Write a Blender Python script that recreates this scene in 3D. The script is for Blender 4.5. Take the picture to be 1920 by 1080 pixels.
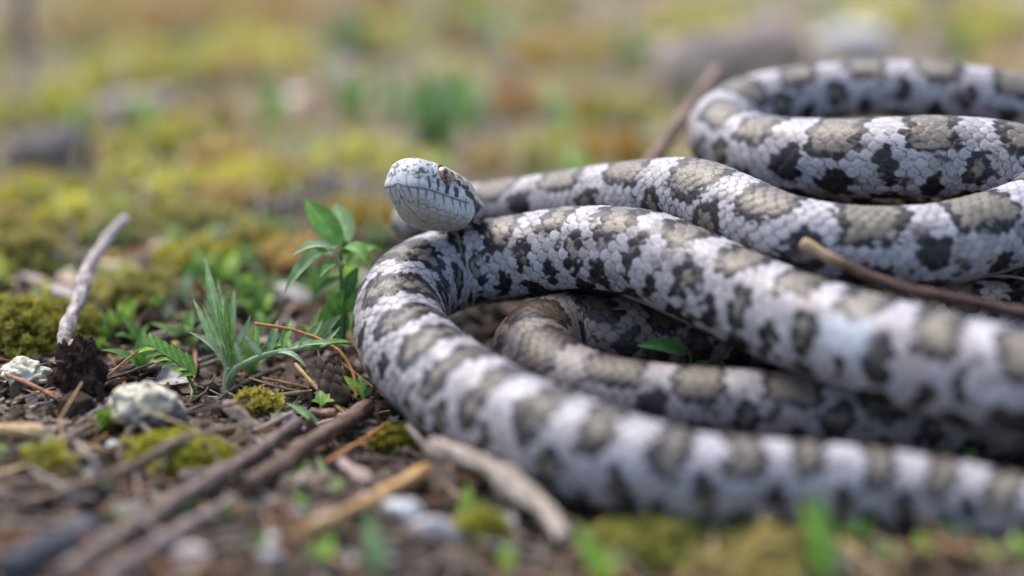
import bpy, math
import numpy as np
from mathutils import Vector, Matrix

# ---------------------------------------------------------------- scene / camera / light
for o in list(bpy.data.objects):
    bpy.data.objects.remove(o)
scn = bpy.context.scene
COL = scn.collection
MM = 0.001
TH = math.radians(19.0)                 # camera looks down by this much
FOC = 400.0                             # focus distance, mm
FW = 200.0                              # width of the frame at the focus plane, mm
K = FW / 1920.0                         # mm per photo pixel at the focus plane
ST, CT = math.sin(TH), math.cos(TH)
HC = FOC * ST + 200 * K * CT            # camera height: ground under y=740 is in focus

cam_d = bpy.data.cameras.new('camera')
cam = bpy.data.objects.new('camera', cam_d)
COL.objects.link(cam)
cam.location = (0, 0, HC * MM)
cam.rotation_euler = (math.pi / 2 - TH, 0, 0)
cam_d.sensor_width = 36
cam_d.lens = 36 * FOC / FW
cam_d.clip_start = 0.01
cam_d.clip_end = 500
cam_d.dof.use_dof = True
cam_d.dof.focus_distance = FOC * MM
cam_d.dof.aperture_fstop = 3.6
cam_d.dof.aperture_blades = 9
scn.camera = cam

SUN_EL, SUN_AZ = math.radians(58), math.radians(-35)   # azimuth from +Y (away from camera) towards +X
world = bpy.data.worlds.new('World')
scn.world = world
world.use_nodes = True
wn = world.node_tree
bg = wn.nodes['Background']
sky = wn.nodes.new('ShaderNodeTexSky')
sky.sky_type = 'NISHITA'
sky.sun_disc = False
sky.sun_elevation = SUN_EL
sky.sun_rotation = SUN_AZ
sky.dust_density = 3.0
sky.air_density = 1.0
sky.ozone_density = 1.0
wn.links.new(sky.outputs[0], bg.inputs[0])
bg.inputs[1].default_value = 0.15
sun_d = bpy.data.lights.new('sun', 'SUN')
sun_d.energy = 1.5
sun_d.angle = math.radians(40)
sun_d.color = (1.0, 0.95, 0.88)
sun = bpy.data.objects.new('sun', sun_d)
COL.objects.link(sun)
sdir = Vector((math.sin(SUN_AZ) * math.cos(SUN_EL), math.cos(SUN_AZ) * math.cos(SUN_EL), math.sin(SUN_EL)))
sun.rotation_euler = sdir.to_track_quat('Z', 'Y').to_euler()
scn.render.engine = 'CYCLES'
scn.view_settings.view_transform = 'Standard'
scn.view_settings.look = 'None'
scn.view_settings.gamma = 1
scn.view_settings.use_curve_mapping = False
scn.view_settings.exposure = 1.2
scn.render.resolution_x, scn.render.resolution_y = 1024, 576

rng = np.random.default_rng(11)

# ---------------------------------------------------------------- numeric helpers (all mm)
def _hash(ix, iy, iz, seed):
    h = (ix.astype(np.uint32) * np.uint32(374761393) + iy.astype(np.uint32) * np.uint32(668265263)
         + iz.astype(np.uint32) * np.uint32(2147483647) + np.uint32(seed * 144665 + 7))
    h = (h ^ (h >> np.uint32(13))) * np.uint32(1274126177)
    h = h ^ (h >> np.uint32(16))
    h = (h ^ (h >> np.uint32(11))) * np.uint32(2246822519)
    return (h & np.uint32(0xFFFFFF)).astype(np.float64) / float(0xFFFFFF)

def vn(p, size, seed=0, oct=1):
    """value noise -1..1 at feature size (mm)"""
    p = np.asarray(p, float)
    tot = 0; amp = 1; s = 0
    for o in range(oct):
        q = p / size * (2 ** o) + 1000.5
        i = np.floor(q).astype(np.int64); f = q - i
        f = f * f * (3 - 2 * f)
        i = i.astype(np.int64) & 0xFFFFFF
        r = 0
        for dx in (0, 1):
            wx = f[..., 0] if dx else 1 - f[..., 0]
            for dy in (0, 1):
                wy = f[..., 1] if dy else 1 - f[..., 1]
                for dz in (0, 1):
                    wz = f[..., 2] if dz else 1 - f[..., 2]
                    r = r + wx * wy * wz * _hash(i[..., 0] + dx, i[..., 1] + dy, i[..., 2] + dz, seed + o * 17)
        tot = tot + amp * (r * 2 - 1); s += amp; amp *= .5
    return tot / s

def sstep(a, b, x):
    t = np.clip((x - a) / (b - a), 0, 1)
    return t * t * (3 - 2 * t)

def mix(a, b, t):
    t = np.asarray(t)[..., None]
    return np.asarray(a) * (1 - t) + np.asarray(b) * t

CAMP = np.array([0, 0, HC])
FWD = np.array([0, CT, -ST]); UP = np.array([0, ST, CT]); RT = np.array([1.0, 0, 0])

def P(px, py, dd):
    """photo pixel + distance behind the focus plane -> world, mm"""
    s = (FOC + dd) / FOC
    return CAMP + FWD * (FOC + dd) + RT * ((px - 960) * K * s) + UP * ((540 - py) * K * s)

def PZ(px, py, z):
    """photo pixel at a known height z"""
    v = (py - 540) * K
    dd = (FOC * 0 + (HC - FOC * ST) - z - CT * v) / (ST + CT * v / FOC)
    return P(px, py, dd)

def Wp(x, dd, z):
    y = (FOC + dd - (HC - z) * ST) / CT
    return np.array([x, y, z])

def terrain0(x, y):
    p = np.stack([x, y, np.zeros_like(x)], -1)
    h = 2.6 * vn(p, 55, 3) + 1.5 * vn(p, 19, 4)
    far = sstep(600, 1500, y)
    h = h * (1 + 3 * far) + far * 8 * vn(p, 260, 5)
    # the low hummock under the far coils
    d = np.sqrt(((x - 95) / 85.0) ** 2 + ((y - 424) / 58.0) ** 2)
    h = h + 30 * (1 - sstep(0.35, 1.0, d))
    return h

# ---------------------------------------------------------------- snake centre line
# (kind, a, b, c, radius, roll deg, saddle period mm, brownness)
HEAD_TIP = P(758, 342, -8)
yaw, pit = math.radians(28), math.radians(12.5)
ax_c = (-math.sin(yaw) * math.cos(pit), math.sin(pit), math.cos(yaw) * math.cos(pit))
HAX = RT * ax_c[0] + UP * ax_c[1] - FWD * ax_c[2]
HL = 19.5
HS = 1.06                               # overall head size
HBASE = HEAD_TIP - HAX * HL * HS
HX = np.cross(HAX, UP + 0.03 * RT); HX /= np.linalg.norm(HX)      # lateral: snake's right
HZ = np.cross(HX, HAX)
B0 = HBASE; B1 = HBASE - HAX * 3.0
pts = [
 (B0, 4.5, 0, 13, 0), (B1, 4.3, 0, 13, 0),
 (P(862, 394, 18), 4.2, 0, 13, 0), (P(862, 397, 24.5), 4.2, 0, 13, 0), (P(840, 404, 29.5), 4.3, 0, 13, 0),
 (P(808, 412, 32.5), 4.3, 0, 13, 0), (P(780, 416, 37), 4.4, 0, 13, 0), (P(776, 412, 43), 4.5, 0, 14, 0),
 (P(802, 404, 47.5), 4.7, 0, 15, 0), (P(850, 397, 47), 5.1, 0, 16, 0), (P(915, 391, 42), 5.6, 0, 17, 0),
 (P(1000, 386, 34), 6.3, 4, 17, 0), (P(1100, 378, 26), 7.0, 6, 17, 0), (P(1200, 370, 17), 7.5, 8, 17.5, 0),
 (P(1300, 372, 8), 7.8, 10, 18, 0), (P(1390, 408, -2), 7.9, 10, 18, 0), (P(1480, 447, -10), 8.0, 6, 18, 0),
 (P(1600, 466, -13), 8.1, 4, 20, 0), (P(1720, 468, -13), 8.2, 4, 22, 0), (P(1840, 446, -8), 8.3, 0, 22, 0),
 (P(1950, 405, 0), 8.5, 0, 20, 0), (P(1972, 358, 9), 8.6, 0, 18, 0), (P(1905, 318, 11), 8.7, 0, 17, 0),
 (P(1800, 300, 12), 8.6, 6, 17, 0), (P(1650, 301, 14), 8.5, 8, 17, 0), (P(1500, 299, 22), 8.3, 8, 17, 0),
 (P(1400, 283, 34), 8.0, 5, 16, 0), (P(1354, 248, 45), 7.6, 0, 16, 0), (P(1405, 206, 55), 7.2, 0, 16, 0),
 (P(1510, 182, 58), 6.9, 0, 15, 0), (P(1650, 172, 57), 6.8, 0, 15, 0), (P(1800, 180, 54), 6.8, 0, 16, 0),
 (P(1950, 206, 52), 6.9, 0, 16, 0),
 (Wp(148, 48, 30), 7.0, 0, 16, 0), (Wp(178, 24, 17), 7.0, 0, 16, 0), (Wp(172, -12, 9), 7.0, 0, 16, .4),
 (Wp(138, -27, 7), 7.0, 0, 16, .5), (Wp(100, -29, 7), 7.0, 0, 16, .5),
 (P(1720, 795, -29), 7.0, 0, 16, .5), (P(1550, 776, -28), 7.0, 0, 16, .5), (P(1400, 766, -27), 7.0, 0, 16, .5),
 (P(1250, 757, -25), 7.1, 0, 16, .5), (P(1110, 737, -21), 7.4, 0, 15, .7), (P(1020, 694, -12), 7.9, 0, 14, 1),
 (P(1005, 653, -2), 8.2, 0, 14, 1), (P(1060, 632, 5), 8.4, -4, 14, 1), (P(1150, 634, 6), 8.5, -4, 14, 1),
 (P(1280, 636, 8), 8.6, 0, 15, 1), (Wp(62, 11, 8.6), 8.6, 0, 15, 1), (Wp(95, 13, 8.6), 8.7, 0, 15, .5),
 (Wp(124, 6, 10), 8.8, 0, 15, 0), (Wp(144, -14, 18), 9.0, 0, 15, 0), (Wp(140, -40, 24.5), 9.6, 0, 15, 0),
 (P(1985, 738, -54), 9.9, 0, 15, 0), (P(1800, 700, -47), 9.8, -4, 15, 0), (P(1600, 645, -35), 9.4, -8, 15, 0),
 (P(1420, 578, -19), 9.3, -10, 14.5, 0), (P(1300, 522, -9), 9.3, -10, 14, 0), (P(1200, 484, -1), 9.3, -10, 13.5, 0),
 (P(1080, 476, 8), 9.2, -8, 13, 0), (P(960, 490, 15), 9.0, -4, 13, 0), (P(860, 506, 17), 8.9, 0, 12.5, 0),
 (P(782, 536, 11), 8.9, 0, 12, 0), (P(750, 592, 2), 9.0, 0, 12, 0), (P(770, 655, -8), 9.2, 6, 12, 0),
 (P(830, 715, -20), 9.4, 10, 11.5, 0), (PZ(920, 775, 9.6), 9.5, 12, 11.5, 0), (PZ(1050, 834, 9.2), 9.1, 12, 11.5, 0),
 (PZ(1200, 878, 8.4), 8.3, 12, 11.5, 0), (PZ(1350, 901, 7.6), 7.4, 10, 11.5, 0), (PZ(1550, 908, 7.2), 6.8, 10, 11, 0),
 (PZ(1750, 928, 6.6), 6.3, 10, 11, 0), (PZ(1920, 960, 6.0), 5.8, 10, 10.5, 0), (Wp(132, -86, 4.2), 4.2, 0, 8, 0),
 (Wp(165, -76, 2.4), 2.2, 0, 7, 0), (Wp(195, -68, 1.3), 0.9, 0, 6, 0), (Wp(205, -64, .8), 0.12, 0, 6, 0),
]
CP = np.array([p[0] for p in pts]); CR = np.array([[p[1], p[2], p[3], p[4]] for p in pts])

def catmull(X, per=24):
    """centripetal-like dense sampling"""
    d = np.linalg.norm(np.diff(X[:, :3], axis=0), axis=1) ** 0.5
    t = np.concatenate([[0], np.cumsum(d)])
    # natural-ish tangents (finite difference, non-uniform)
    m = np.zeros_like(X)
    for i in range(len(X)):
        if i == 0: m[i] = (X[1] - X[0]) / (t[1] - t[0])
        elif i == len(X) - 1: m[i] = (X[-1] - X[-2]) / (t[-1] - t[-2])
        else:
            a = (X[i] - X[i-1]) / (t[i] - t[i-1]); b = (X[i+1] - X[i]) / (t[i+1] - t[i])
            w = (t[i+1] - t[i]) / (t[i+1] - t[i-1]); m[i] = a * w + b * (1 - w)
    out = []
    for i in range(len(X) - 1):
        h = t[i+1] - t[i]; u = np.linspace(0, 1, per, endpoint=False)[:, None]
        out.append((2*u**3 - 3*u**2 + 1) * X[i] + (u**3 - 2*u**2 + u) * h * m[i]
                   + (-2*u**3 + 3*u**2) * X[i+1] + (u**3 - u**2) * h * m[i+1])
    out.append(X[-1:])
    return np.concatenate(out)

def smooth1(A, n):
    for _ in range(n):
        B = A.copy(); B[1:-1] = A[1:-1] * .5 + (A[:-2] + A[2:]) * .25; A = B
    return A

dense = catmull(np.concatenate([CP, CR], 1))
arc = np.concatenate([[0], np.cumsum(np.linalg.norm(np.diff(dense[:, :3], axis=0), axis=1))])
def sample_path(ds):
    n = int(arc[-1] / ds)
    u = np.linspace(0, arc[-1], n)
    return u, np.stack([np.interp(u, arc, dense[:, k]) for k in range(dense.shape[1])], 1)
_u, SNK = sample_path(1.5)
SC, SR = SNK[:, :3], SNK[:, 3]

def support(x, y):
    """lowest underside of the snake above each (x, y), else +inf"""
    out = np.full(x.shape, 1e9)
    for c in range(0, len(x), 20000):
        xx = x[c:c+20000, None]; yy = y[c:c+20000, None]
        d2 = (xx - SC[None, :, 0]) ** 2 + (yy - SC[None, :, 1]) ** 2
        q = SR[None] ** 2 - d2
        v = np.where(q > 0, SC[None, :, 2] - 0.93 * np.sqrt(np.maximum(q, 0)), 1e9)
        out[c:c+20000] = v.min(1)
    return out

def terrain(x, y, fit=True):
    x = np.atleast_1d(np.asarray(x, float)); y = np.atleast_1d(np.asarray(y, float))
    h = terrain0(x, y)
    if fit:
        near = (x > -60) & (x < 230) & (y > 270) & (y < 560)
        if near.any():
            s = support(x[near], y[near])
            h[near] = np.minimum(h[near], s + 0.8)
    return h

def G(px, py, lift=0.0):
    """where the ray of a photo pixel meets the ground"""
    px = np.atleast_1d(np.asarray(px, float)); py = np.atleast_1d(np.asarray(py, float))
    d = FWD[None] * FOC + RT[None] * ((px - 960) * K)[:, None] + UP[None] * ((540 - py) * K)[:, None]
    dz = np.minimum(d[:, 2], -1.0)
    ta = (38 + lift - HC) / dz; tb = np.minimum((-14 + lift - HC) / dz, ta + 14)
    m = 60 if len(px) < 400 else 26
    lo = ta.copy(); hi = tb.copy(); found = np.zeros(px.shape, bool)
    f = np.linspace(0, 1, m)
    T = ta[:, None] + (tb - ta)[:, None] * f[None]
    Q = CAMP + d[:, None] * T[..., None]
    under = Q[..., 2] < terrain0(Q[..., 0], Q[..., 1]) + lift
    k = np.where(under.any(1), under.argmax(1), m - 1)
    r_ = np.arange(len(px)); hi = T[r_, k]; lo = T[r_, np.maximum(k - 1, 0)]
    for i in range(7):
        mid = (lo + hi) / 2; q = CAMP + d * mid[:, None]
        b = q[:, 2] < terrain0(q[:, 0], q[:, 1]) + lift
        hi = np.where(b, mid, hi); lo = np.where(b, lo, mid)
    return CAMP + d * hi[:, None]

def G1(px, py, lift=0.0):
    return G([px], [py], lift)[0]

def inside_snake(p, pad=0.5):
    r = np.zeros(len(p), bool)
    for c in range(0, len(p), 20000):
        d = np.linalg.norm(p[c:c+20000, None, :] - SC[None], axis=2) - SR[None]
        r[c:c+20000] = d.min(1) < pad
    return r

# ---------------------------------------------------------------- materials
MATS = {}
def mat(name, rough=0.6, spec=0.4, var=0.25, vscale=400, bump=0.0, bscale=900, translucent=0.0, coat=0.0, sheen=0.0):
    m = bpy.data.materials.new(name); m.use_nodes = True
    nt = m.node_tree; N = nt.nodes; Lk = nt.links
    bs = N['Principled BSDF']; out = N['Material Output']
    at = N.new('ShaderNodeAttribute'); at.attribute_name = 'Col'
    tc = N.new('ShaderNodeTexCoord')
    no = N.new('ShaderNodeTexNoise'); no.inputs['Scale'].default_value = vscale
    no.inputs['Detail'].default_value = 6; no.inputs['Roughness'].default_value = .65
    Lk.new(tc.outputs['Object'], no.inputs['Vector'])
    mr = N.new('ShaderNodeMapRange')
    mr.inputs['From Min'].default_value = .3; mr.inputs['From Max'].default_value = .7
    mr.inputs['To Min'].default_value = 1 - var; mr.inputs['To Max'].default_value = 1 + var
    Lk.new(no.outputs['Fac'], mr.inputs['Value'])
    mx = N.new('ShaderNodeVectorMath'); mx.operation = 'SCALE'
    Lk.new(at.outputs['Color'], mx.inputs[0]); Lk.new(mr.outputs['Result'], mx.inputs['Scale'])
    Lk.new(mx.outputs['Vector'], bs.inputs['Base Color'])
    bs.inputs['Roughness'].default_value = rough
    bs.inputs['Specular IOR Level'].default_value = spec
    if coat:
        bs.inputs['Coat Weight'].default_value = coat; bs.inputs['Coat Roughness'].default_value = .25
    if sheen:
        bs.inputs['Sheen Weight'].default_value = sheen; bs.inputs['Sheen Roughness'].default_value = .4
    if bump:
        n2 = N.new('ShaderNodeTexNoise'); n2.inputs['Scale'].default_value = bscale
        n2.inputs['Detail'].default_value = 5
        Lk.new(tc.outputs['Object'], n2.inputs['Vector'])
        bp = N.new('ShaderNodeBump'); bp.inputs['Strength'].default_value = bump
        bp.inputs['Distance'].default_value = 0.0006
        Lk.new(n2.outputs['Fac'], bp.inputs['Height']); Lk.new(bp.outputs['Normal'], bs.inputs['Normal'])
    if translucent:
        tr = N.new('ShaderNodeBsdfTranslucent'); ms = N.new('ShaderNodeMixShader')
        ms.inputs[0].default_value = translucent
        Lk.new(mx.outputs['Vector'], tr.inputs['Color'])
        Lk.new(bs.outputs[0], ms.inputs[1]); Lk.new(tr.outputs[0], ms.inputs[2])
        Lk.new(ms.outputs[0], out.inputs['Surface'])
    MATS[name] = m
    return m

mat('snake_skin', rough=.38, spec=.28, var=.20, vscale=1500, bump=.12, bscale=2600)
mat('soil', rough=.95, spec=.15, var=.45, vscale=330, bump=.9, bscale=420)
mat('bark', rough=.8, spec=.3, var=.3, vscale=500, bump=.6, bscale=1100)
mat('litter', rough=.75, spec=.3, var=.3, vscale=700, bump=.3, bscale=900, translucent=.12)
mat('leaf', rough=.55, spec=.28, var=.30, vscale=520, bump=.25, bscale=1600, translucent=.28, sheen=.15)
mat('moss', rough=.7, spec=.3, var=.25, vscale=300, translucent=.4)
mat('stone', rough=.8, spec=.35, var=.3, vscale=900, bump=.8, bscale=1300)
mat('eye', rough=.12, spec=.6, var=.35, vscale=1800, coat=1.0)
mat('pupil', rough=.06, spec=.6, var=.0, coat=1.0)
mat('crumb', rough=.95, spec=.15, var=.35, vscale=500)

# ---------------------------------------------------------------- object helpers
def mesh_np(name, v, quads=None, tris=None, col=None, material=None, smooth=True, origin=None):
    """one mesh object from numpy arrays (mm), origin given in mm"""
    v = np.asarray(v, float)
    o0 = np.zeros(3) if origin is None else np.asarray(origin, float)
    me = bpy.data.meshes.new(name)
    me.vertices.add(len(v))
    me.vertices.foreach_set('co', ((v - o0) * MM).astype(np.float32).ravel())
    loops = []; starts = []; n = 0
    if quads is not None and len(quads):
        q = np.asarray(quads, np.int32); loops.append(q.ravel()); starts.append(np.arange(len(q)) * 4); n += q.size
    if tris is not None and len(tris):
        t = np.asarray(tris, np.int32); loops.append(t.ravel()); starts.append(n + np.arange(len(t)) * 3); n += t.size
    loops = np.concatenate(loops); starts = np.concatenate(starts).astype(np.int32)
    me.loops.add(len(loops)); me.loops.foreach_set('vertex_index', loops)
    me.polygons.add(len(starts)); me.polygons.foreach_set('loop_start', starts)
    me.update(calc_edges=True)
    me.polygons.foreach_set('use_smooth', np.full(len(starts), smooth))
    c = np.ones((len(v), 4), np.float32)
    if col is not None:
        c[:, :3] = np.clip(col, 0, 1)
    ca = me.color_attributes.new('Col', 'FLOAT_COLOR', 'POINT')
    ca.data.foreach_set('color', c.ravel())
    if material: me.materials.append(MATS[material])
    ob = bpy.data.objects.new(name, me)
    COL.objects.link(ob)
    ob.location = o0 * MM
    return ob

def tag(o, label=None, cat=None, group=None, kind=None):
    if label: o['label'] = label
    if cat: o['category'] = cat
    if group: o['group'] = group
    if kind: o['kind'] = kind
    return o

def empty(name, loc, label, cat, group=None):
    o = bpy.data.objects.new(name, None); COL.objects.link(o)
    o.location = np.asarray(loc) * MM
    o.empty_display_size = .003
    return tag(o, label, cat, group)

def adopt(child, parent):
    """child was built in world space: keep it there"""
    w = child.location.copy()
    child.parent = parent
    child.location = w - parent.location
    return child

def tube_np(path, rad, ns=12, amp=0.0, fs=3.0, seed=0, ridges=0.0, flat=1.0):
    path = np.asarray(path, float); n = len(path)
    T = np.gradient(path, axis=0); T /= np.linalg.norm(T, axis=1)[:, None] + 1e-9
    ref = np.array([0, 0, 1.0])
    A = np.cross(T, ref); L = np.linalg.norm(A, axis=1)
    A[L < .15] = np.cross(T[L < .15], np.array([1.0, 0, 0]))
    A /= np.linalg.norm(A, axis=1)[:, None]; Bn = np.cross(A, T)
    ph = np.linspace(0, 2 * math.pi, ns, endpoint=False)
    rr = np.asarray(rad)[:, None] * np.ones((1, ns))
    sarc = np.concatenate([[0], np.cumsum(np.linalg.norm(np.diff(path, axis=0), axis=1))])
    q = np.stack(np.broadcast_arrays(sarc[:, None] * .35, np.cos(ph)[None] * 3, np.sin(ph)[None] * 3), -1)
    if amp:
        rr = rr * (1 + amp * vn(q * 3, fs, seed, 2))
    if ridges:
        q2 = np.stack(np.broadcast_arrays(sarc[:, None] * .12, np.cos(ph)[None] * 3, np.sin(ph)[None] * 3), -1)
        rr = rr * (1 + ridges * vn(q2 * 3, 1.6, seed + 5, 2))
    v = path[:, None] + rr[..., None] * (np.cos(ph)[None, :, None] * A[:, None] + flat * np.sin(ph)[None, :, None] * Bn[:, None])
    idx = np.arange(n * ns).reshape(n, ns)
    q4 = np.stack([idx[:-1], np.roll(idx[:-1], -1, 1), np.roll(idx[1:], -1, 1), idx[1:]], -1).reshape(-1, 4)
    V = v.reshape(-1, 3)
    V = np.concatenate([V, [path[0] - T[0] * rad[0] * .3], [path[-1] + T[-1] * rad[-1] * .3]])
    t = []
    for k in range(ns):
        t.append((n * ns, idx[0, (k + 1) % ns], idx[0, k])); t.append((n * ns + 1, idx[-1, k], idx[-1, (k + 1) % ns]))
    return V, q4, np.array(t), np.concatenate([q.reshape(-1, 3), q[0, :1], q[-1, :1]])

def spline(pl, n):
    X = np.asarray(pl, float)
    if len(X) == 2: return X[0] + (X[1] - X[0]) * np.linspace(0, 1, n)[:, None]
    D = catmull(X, 16)
    a = np.concatenate([[0], np.cumsum(np.linalg.norm(np.diff(D, axis=0), axis=1))])
    u = np.linspace(0, a[-1], n)
    return np.stack([np.interp(u, a, D[:, k]) for k in range(3)], 1)

def stick(name, pl, r0, r1, c0, c1, label, cat, group=None, seed=0, n=70, ns=14, amp=.18, ridges=.22, wob=.3, parent=None, material='bark', knots=2, tip=None):
    path = spline(pl, n)
    L = np.linalg.norm(path[-1] - path[0])
    w = np.stack([vn(path + k * 37, max(L / 5, 3), seed + k) for k in range(3)], -1) * wob * (r0 + r1) / 2
    path = path + w
    u = np.linspace(0, 1, n)
    rad = r0 + (r1 - r0) * u
    g = np.random.default_rng(seed + 99)
    for k in range(knots):
        c = g.uniform(.1, .9); rad = rad * (1 + .28 * np.exp(-((u - c) * L / (r0 * 1.3)) ** 2))
    rad[0] *= .8; rad[-1] *= .75
    V, q, t, qq = tube_np(path, rad, ns, amp, 2.5, seed, ridges)
    f = .5 + .5 * vn(qq * 3, 2.2, seed + 8, 3)
    col = mix(c0, c1, sstep(.25, .75, f))
    if tip is not None:
        ui = np.concatenate([np.repeat(u, ns), [0, 1]]); col = mix(col, tip, sstep(.20, .10, ui))
    ob = mesh_np(name, V, q, t, col, material, origin=path[0])
    if parent is None: tag(ob, label, cat, group)
    else: adopt(ob, parent)
    return ob

def leaf_np(p0, p1, w, nrm=(0, 0, 1), arch=0.15, fold=.25, n=14, shape='lance', twist=0.0, m=3):
    """leaf blade from p0 to p1 (mm), width w, arching towards nrm"""
    p0 = np.asarray(p0, float); p1 = np.asarray(p1, float)
    d = p1 - p0; L = np.linalg.norm(d); d /= L
    nz = np.asarray(nrm, float); nz = nz - d * nz.dot(d); nz /= np.linalg.norm(nz)
    u = np.linspace(0, 1, n)
    cen = p0 + d * (u * L)[:, None] + nz * (arch * L * 4 * u * (1 - u))[:, None]
    if shape == 'lance': hw = np.sin(math.pi * u ** .8) ** .8 * (1 - .12 * u)
    elif shape == 'blade': hw = np.minimum(1, u * 8 + .45) * (1 - u ** 2.5) ** .9
    elif shape == 'spoon': hw = .16 + .9 * np.sin(math.pi * np.clip((u - .05) / .97, 0, 1) ** 1.7) ** .8
    hw = np.maximum(hw, .03) * w / 2
    T = np.gradient(cen, axis=0); T /= np.linalg.norm(T, axis=1)[:, None]
    S = np.cross(T, nz); S /= np.linalg.norm(S, axis=1)[:, None]
    Nn = np.cross(S, T)
    an = twist * u
    S2 = S * np.cos(an)[:, None] + Nn * np.sin(an)[:, None]; N2 = np.cross(S2, T)
    vs = []; k = np.linspace(-1, 1, 2 * m + 1)
    for kk in k:
        vs.append(cen + S2 * (hw * kk)[:, None] + N2 * (hw * fold * (abs(kk) ** 1.3 - .3) * 2 + .04 * hw * math.sin(kk * 9) * np.sin(u * 20))[:, None])
    V = np.stack(vs, 1).reshape(-1, 3)
    nc = 2 * m + 1
    idx = np.arange(n * nc).reshape(n, nc)
    q = np.stack([idx[:-1, :-1], idx[:-1, 1:], idx[1:, 1:], idx[1:, :-1]], -1).reshape(-1, 4)
    kk = np.tile(k, n); uu = np.repeat(u, nc)
    return V, q, kk, uu

def leaf(name, p0, p1, w, c, nrm=(0, 0, 1), parent=None, **kw):
    V, q, kk, uu = leaf_np(p0, p1, w, nrm, **kw)
    c = np.asarray(c, float)
    col = np.tile(c, (len(V), 1)) * (1 + .35 * np.exp(-(kk / .09) ** 2))[:, None]
    col *= (1 + .25 * vn(V, w * .5, int(abs(V[0, 0]) * 7) % 91, 2))[:, None]
    col = mix(col, col * np.array([1.25, 1.1, .8]), np.clip(uu - .6, 0, 1))
    ob = mesh_np(name, V, q, None, col, 'leaf', origin=p0)
    if parent is not None: adopt(ob, parent)
    return ob

def merge(parts):
    """list of (V, quads or None, tris or None, col) -> one"""
    Vs, Q, T, C = [], [], [], []; n = 0
    for V, q, t, c in parts:
        Vs.append(V); C.append(np.broadcast_to(c, (len(V), 3)))
        if q is not None and len(q): Q.append(np.asarray(q) + n)
        if t is not None and len(t): T.append(np.asarray(t) + n)
        n += len(V)
    return np.concatenate(Vs), (np.concatenate(Q) if Q else None), (np.concatenate(T) if T else None), np.concatenate(C)

_ico = None
def ico():
    global _ico
    if _ico is None:
        import bmesh
        bm = bmesh.new(); bmesh.ops.create_icosphere(bm, subdivisions=1, radius=1)
        v = np.array([x.co[:] for x in bm.verts]); f = np.array([[y.index for y in x.verts] for x in bm.faces]); bm.free()
        _ico = (v, f)
    return _ico
def ico_n(sub):
    import bmesh
    bm = bmesh.new(); bmesh.ops.create_icosphere(bm, subdivisions=sub, radius=1)
    v = np.array([x.co[:] for x in bm.verts]); f = np.array([[y.index for y in x.verts] for x in bm.faces]); bm.free()
    return v, f

# ---------------------------------------------------------------- ground
def build_ground():
    ys = np.concatenate([-np.geomspace(2500, 150, 10), np.linspace(-80, 200, 8), np.linspace(215, 560, 260),
                         560 * np.geomspace(1.004, 3.0, 130), np.geomspace(1800, 40000, 24)])
    w = np.linspace(-1, 1, 330)
    w = np.sign(w) * (np.abs(w) * .55 + .45 * np.abs(w) ** 5)
    hwid = np.maximum(330, np.abs(ys) * .9 + 40)
    X = w[None] * hwid[:, None]; Y = np.repeat(ys[:, None], len(w), 1)
    x, y = X.ravel(), Y.ravel()
    z = terrain(x, y)
    p = np.stack([x, y, np.zeros_like(x)], -1)
    fine = 0.8 * vn(p, 5, 21, 3) + .35 * vn(p, 1.6, 22, 2)
    z = z - .6 + fine
    # colour: dark crumbly humus, paler needle duff, mossy tint further back
    c = mix((.036, .026, .021), (.085, .062, .048), sstep(-.4, .6, vn(p, 9, 31, 3)))
    c = mix(c, (.18, .135, .10), sstep(.1, .7, vn(p, 16, 32, 3)) * .6)
    back = sstep(420, 560, y)
    duff = .95 * mix((.32, .25, .17), (.40, .25, .11), sstep(-.2, .5, vn(p, 70, 33, 2)))
    duff = mix(duff, (.27, .26, .055), sstep(-.05, .3, vn(p, 42, 34, 2)))
    duff = mix(duff, (.27, .21, .17), sstep(.1, .5, vn(p, 26, 36, 2)))
    c = mix(c, duff, back * .95)
    n0, n1 = X.shape
    idx = np.arange(n0 * n1).reshape(n0, n1)
    q = np.stack([idx[:-1, :-1], idx[:-1, 1:], idx[1:, 1:], idx[1:, :-1]], -1).reshape(-1, 4)
    ob = mesh_np('ground', np.stack([x, y, z], -1), q, None, c, 'soil')
    ob['kind'] = 'structure'
    ob['label'] = 'dark crumbly forest soil fading to ochre duff behind the snake'
build_ground()

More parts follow.
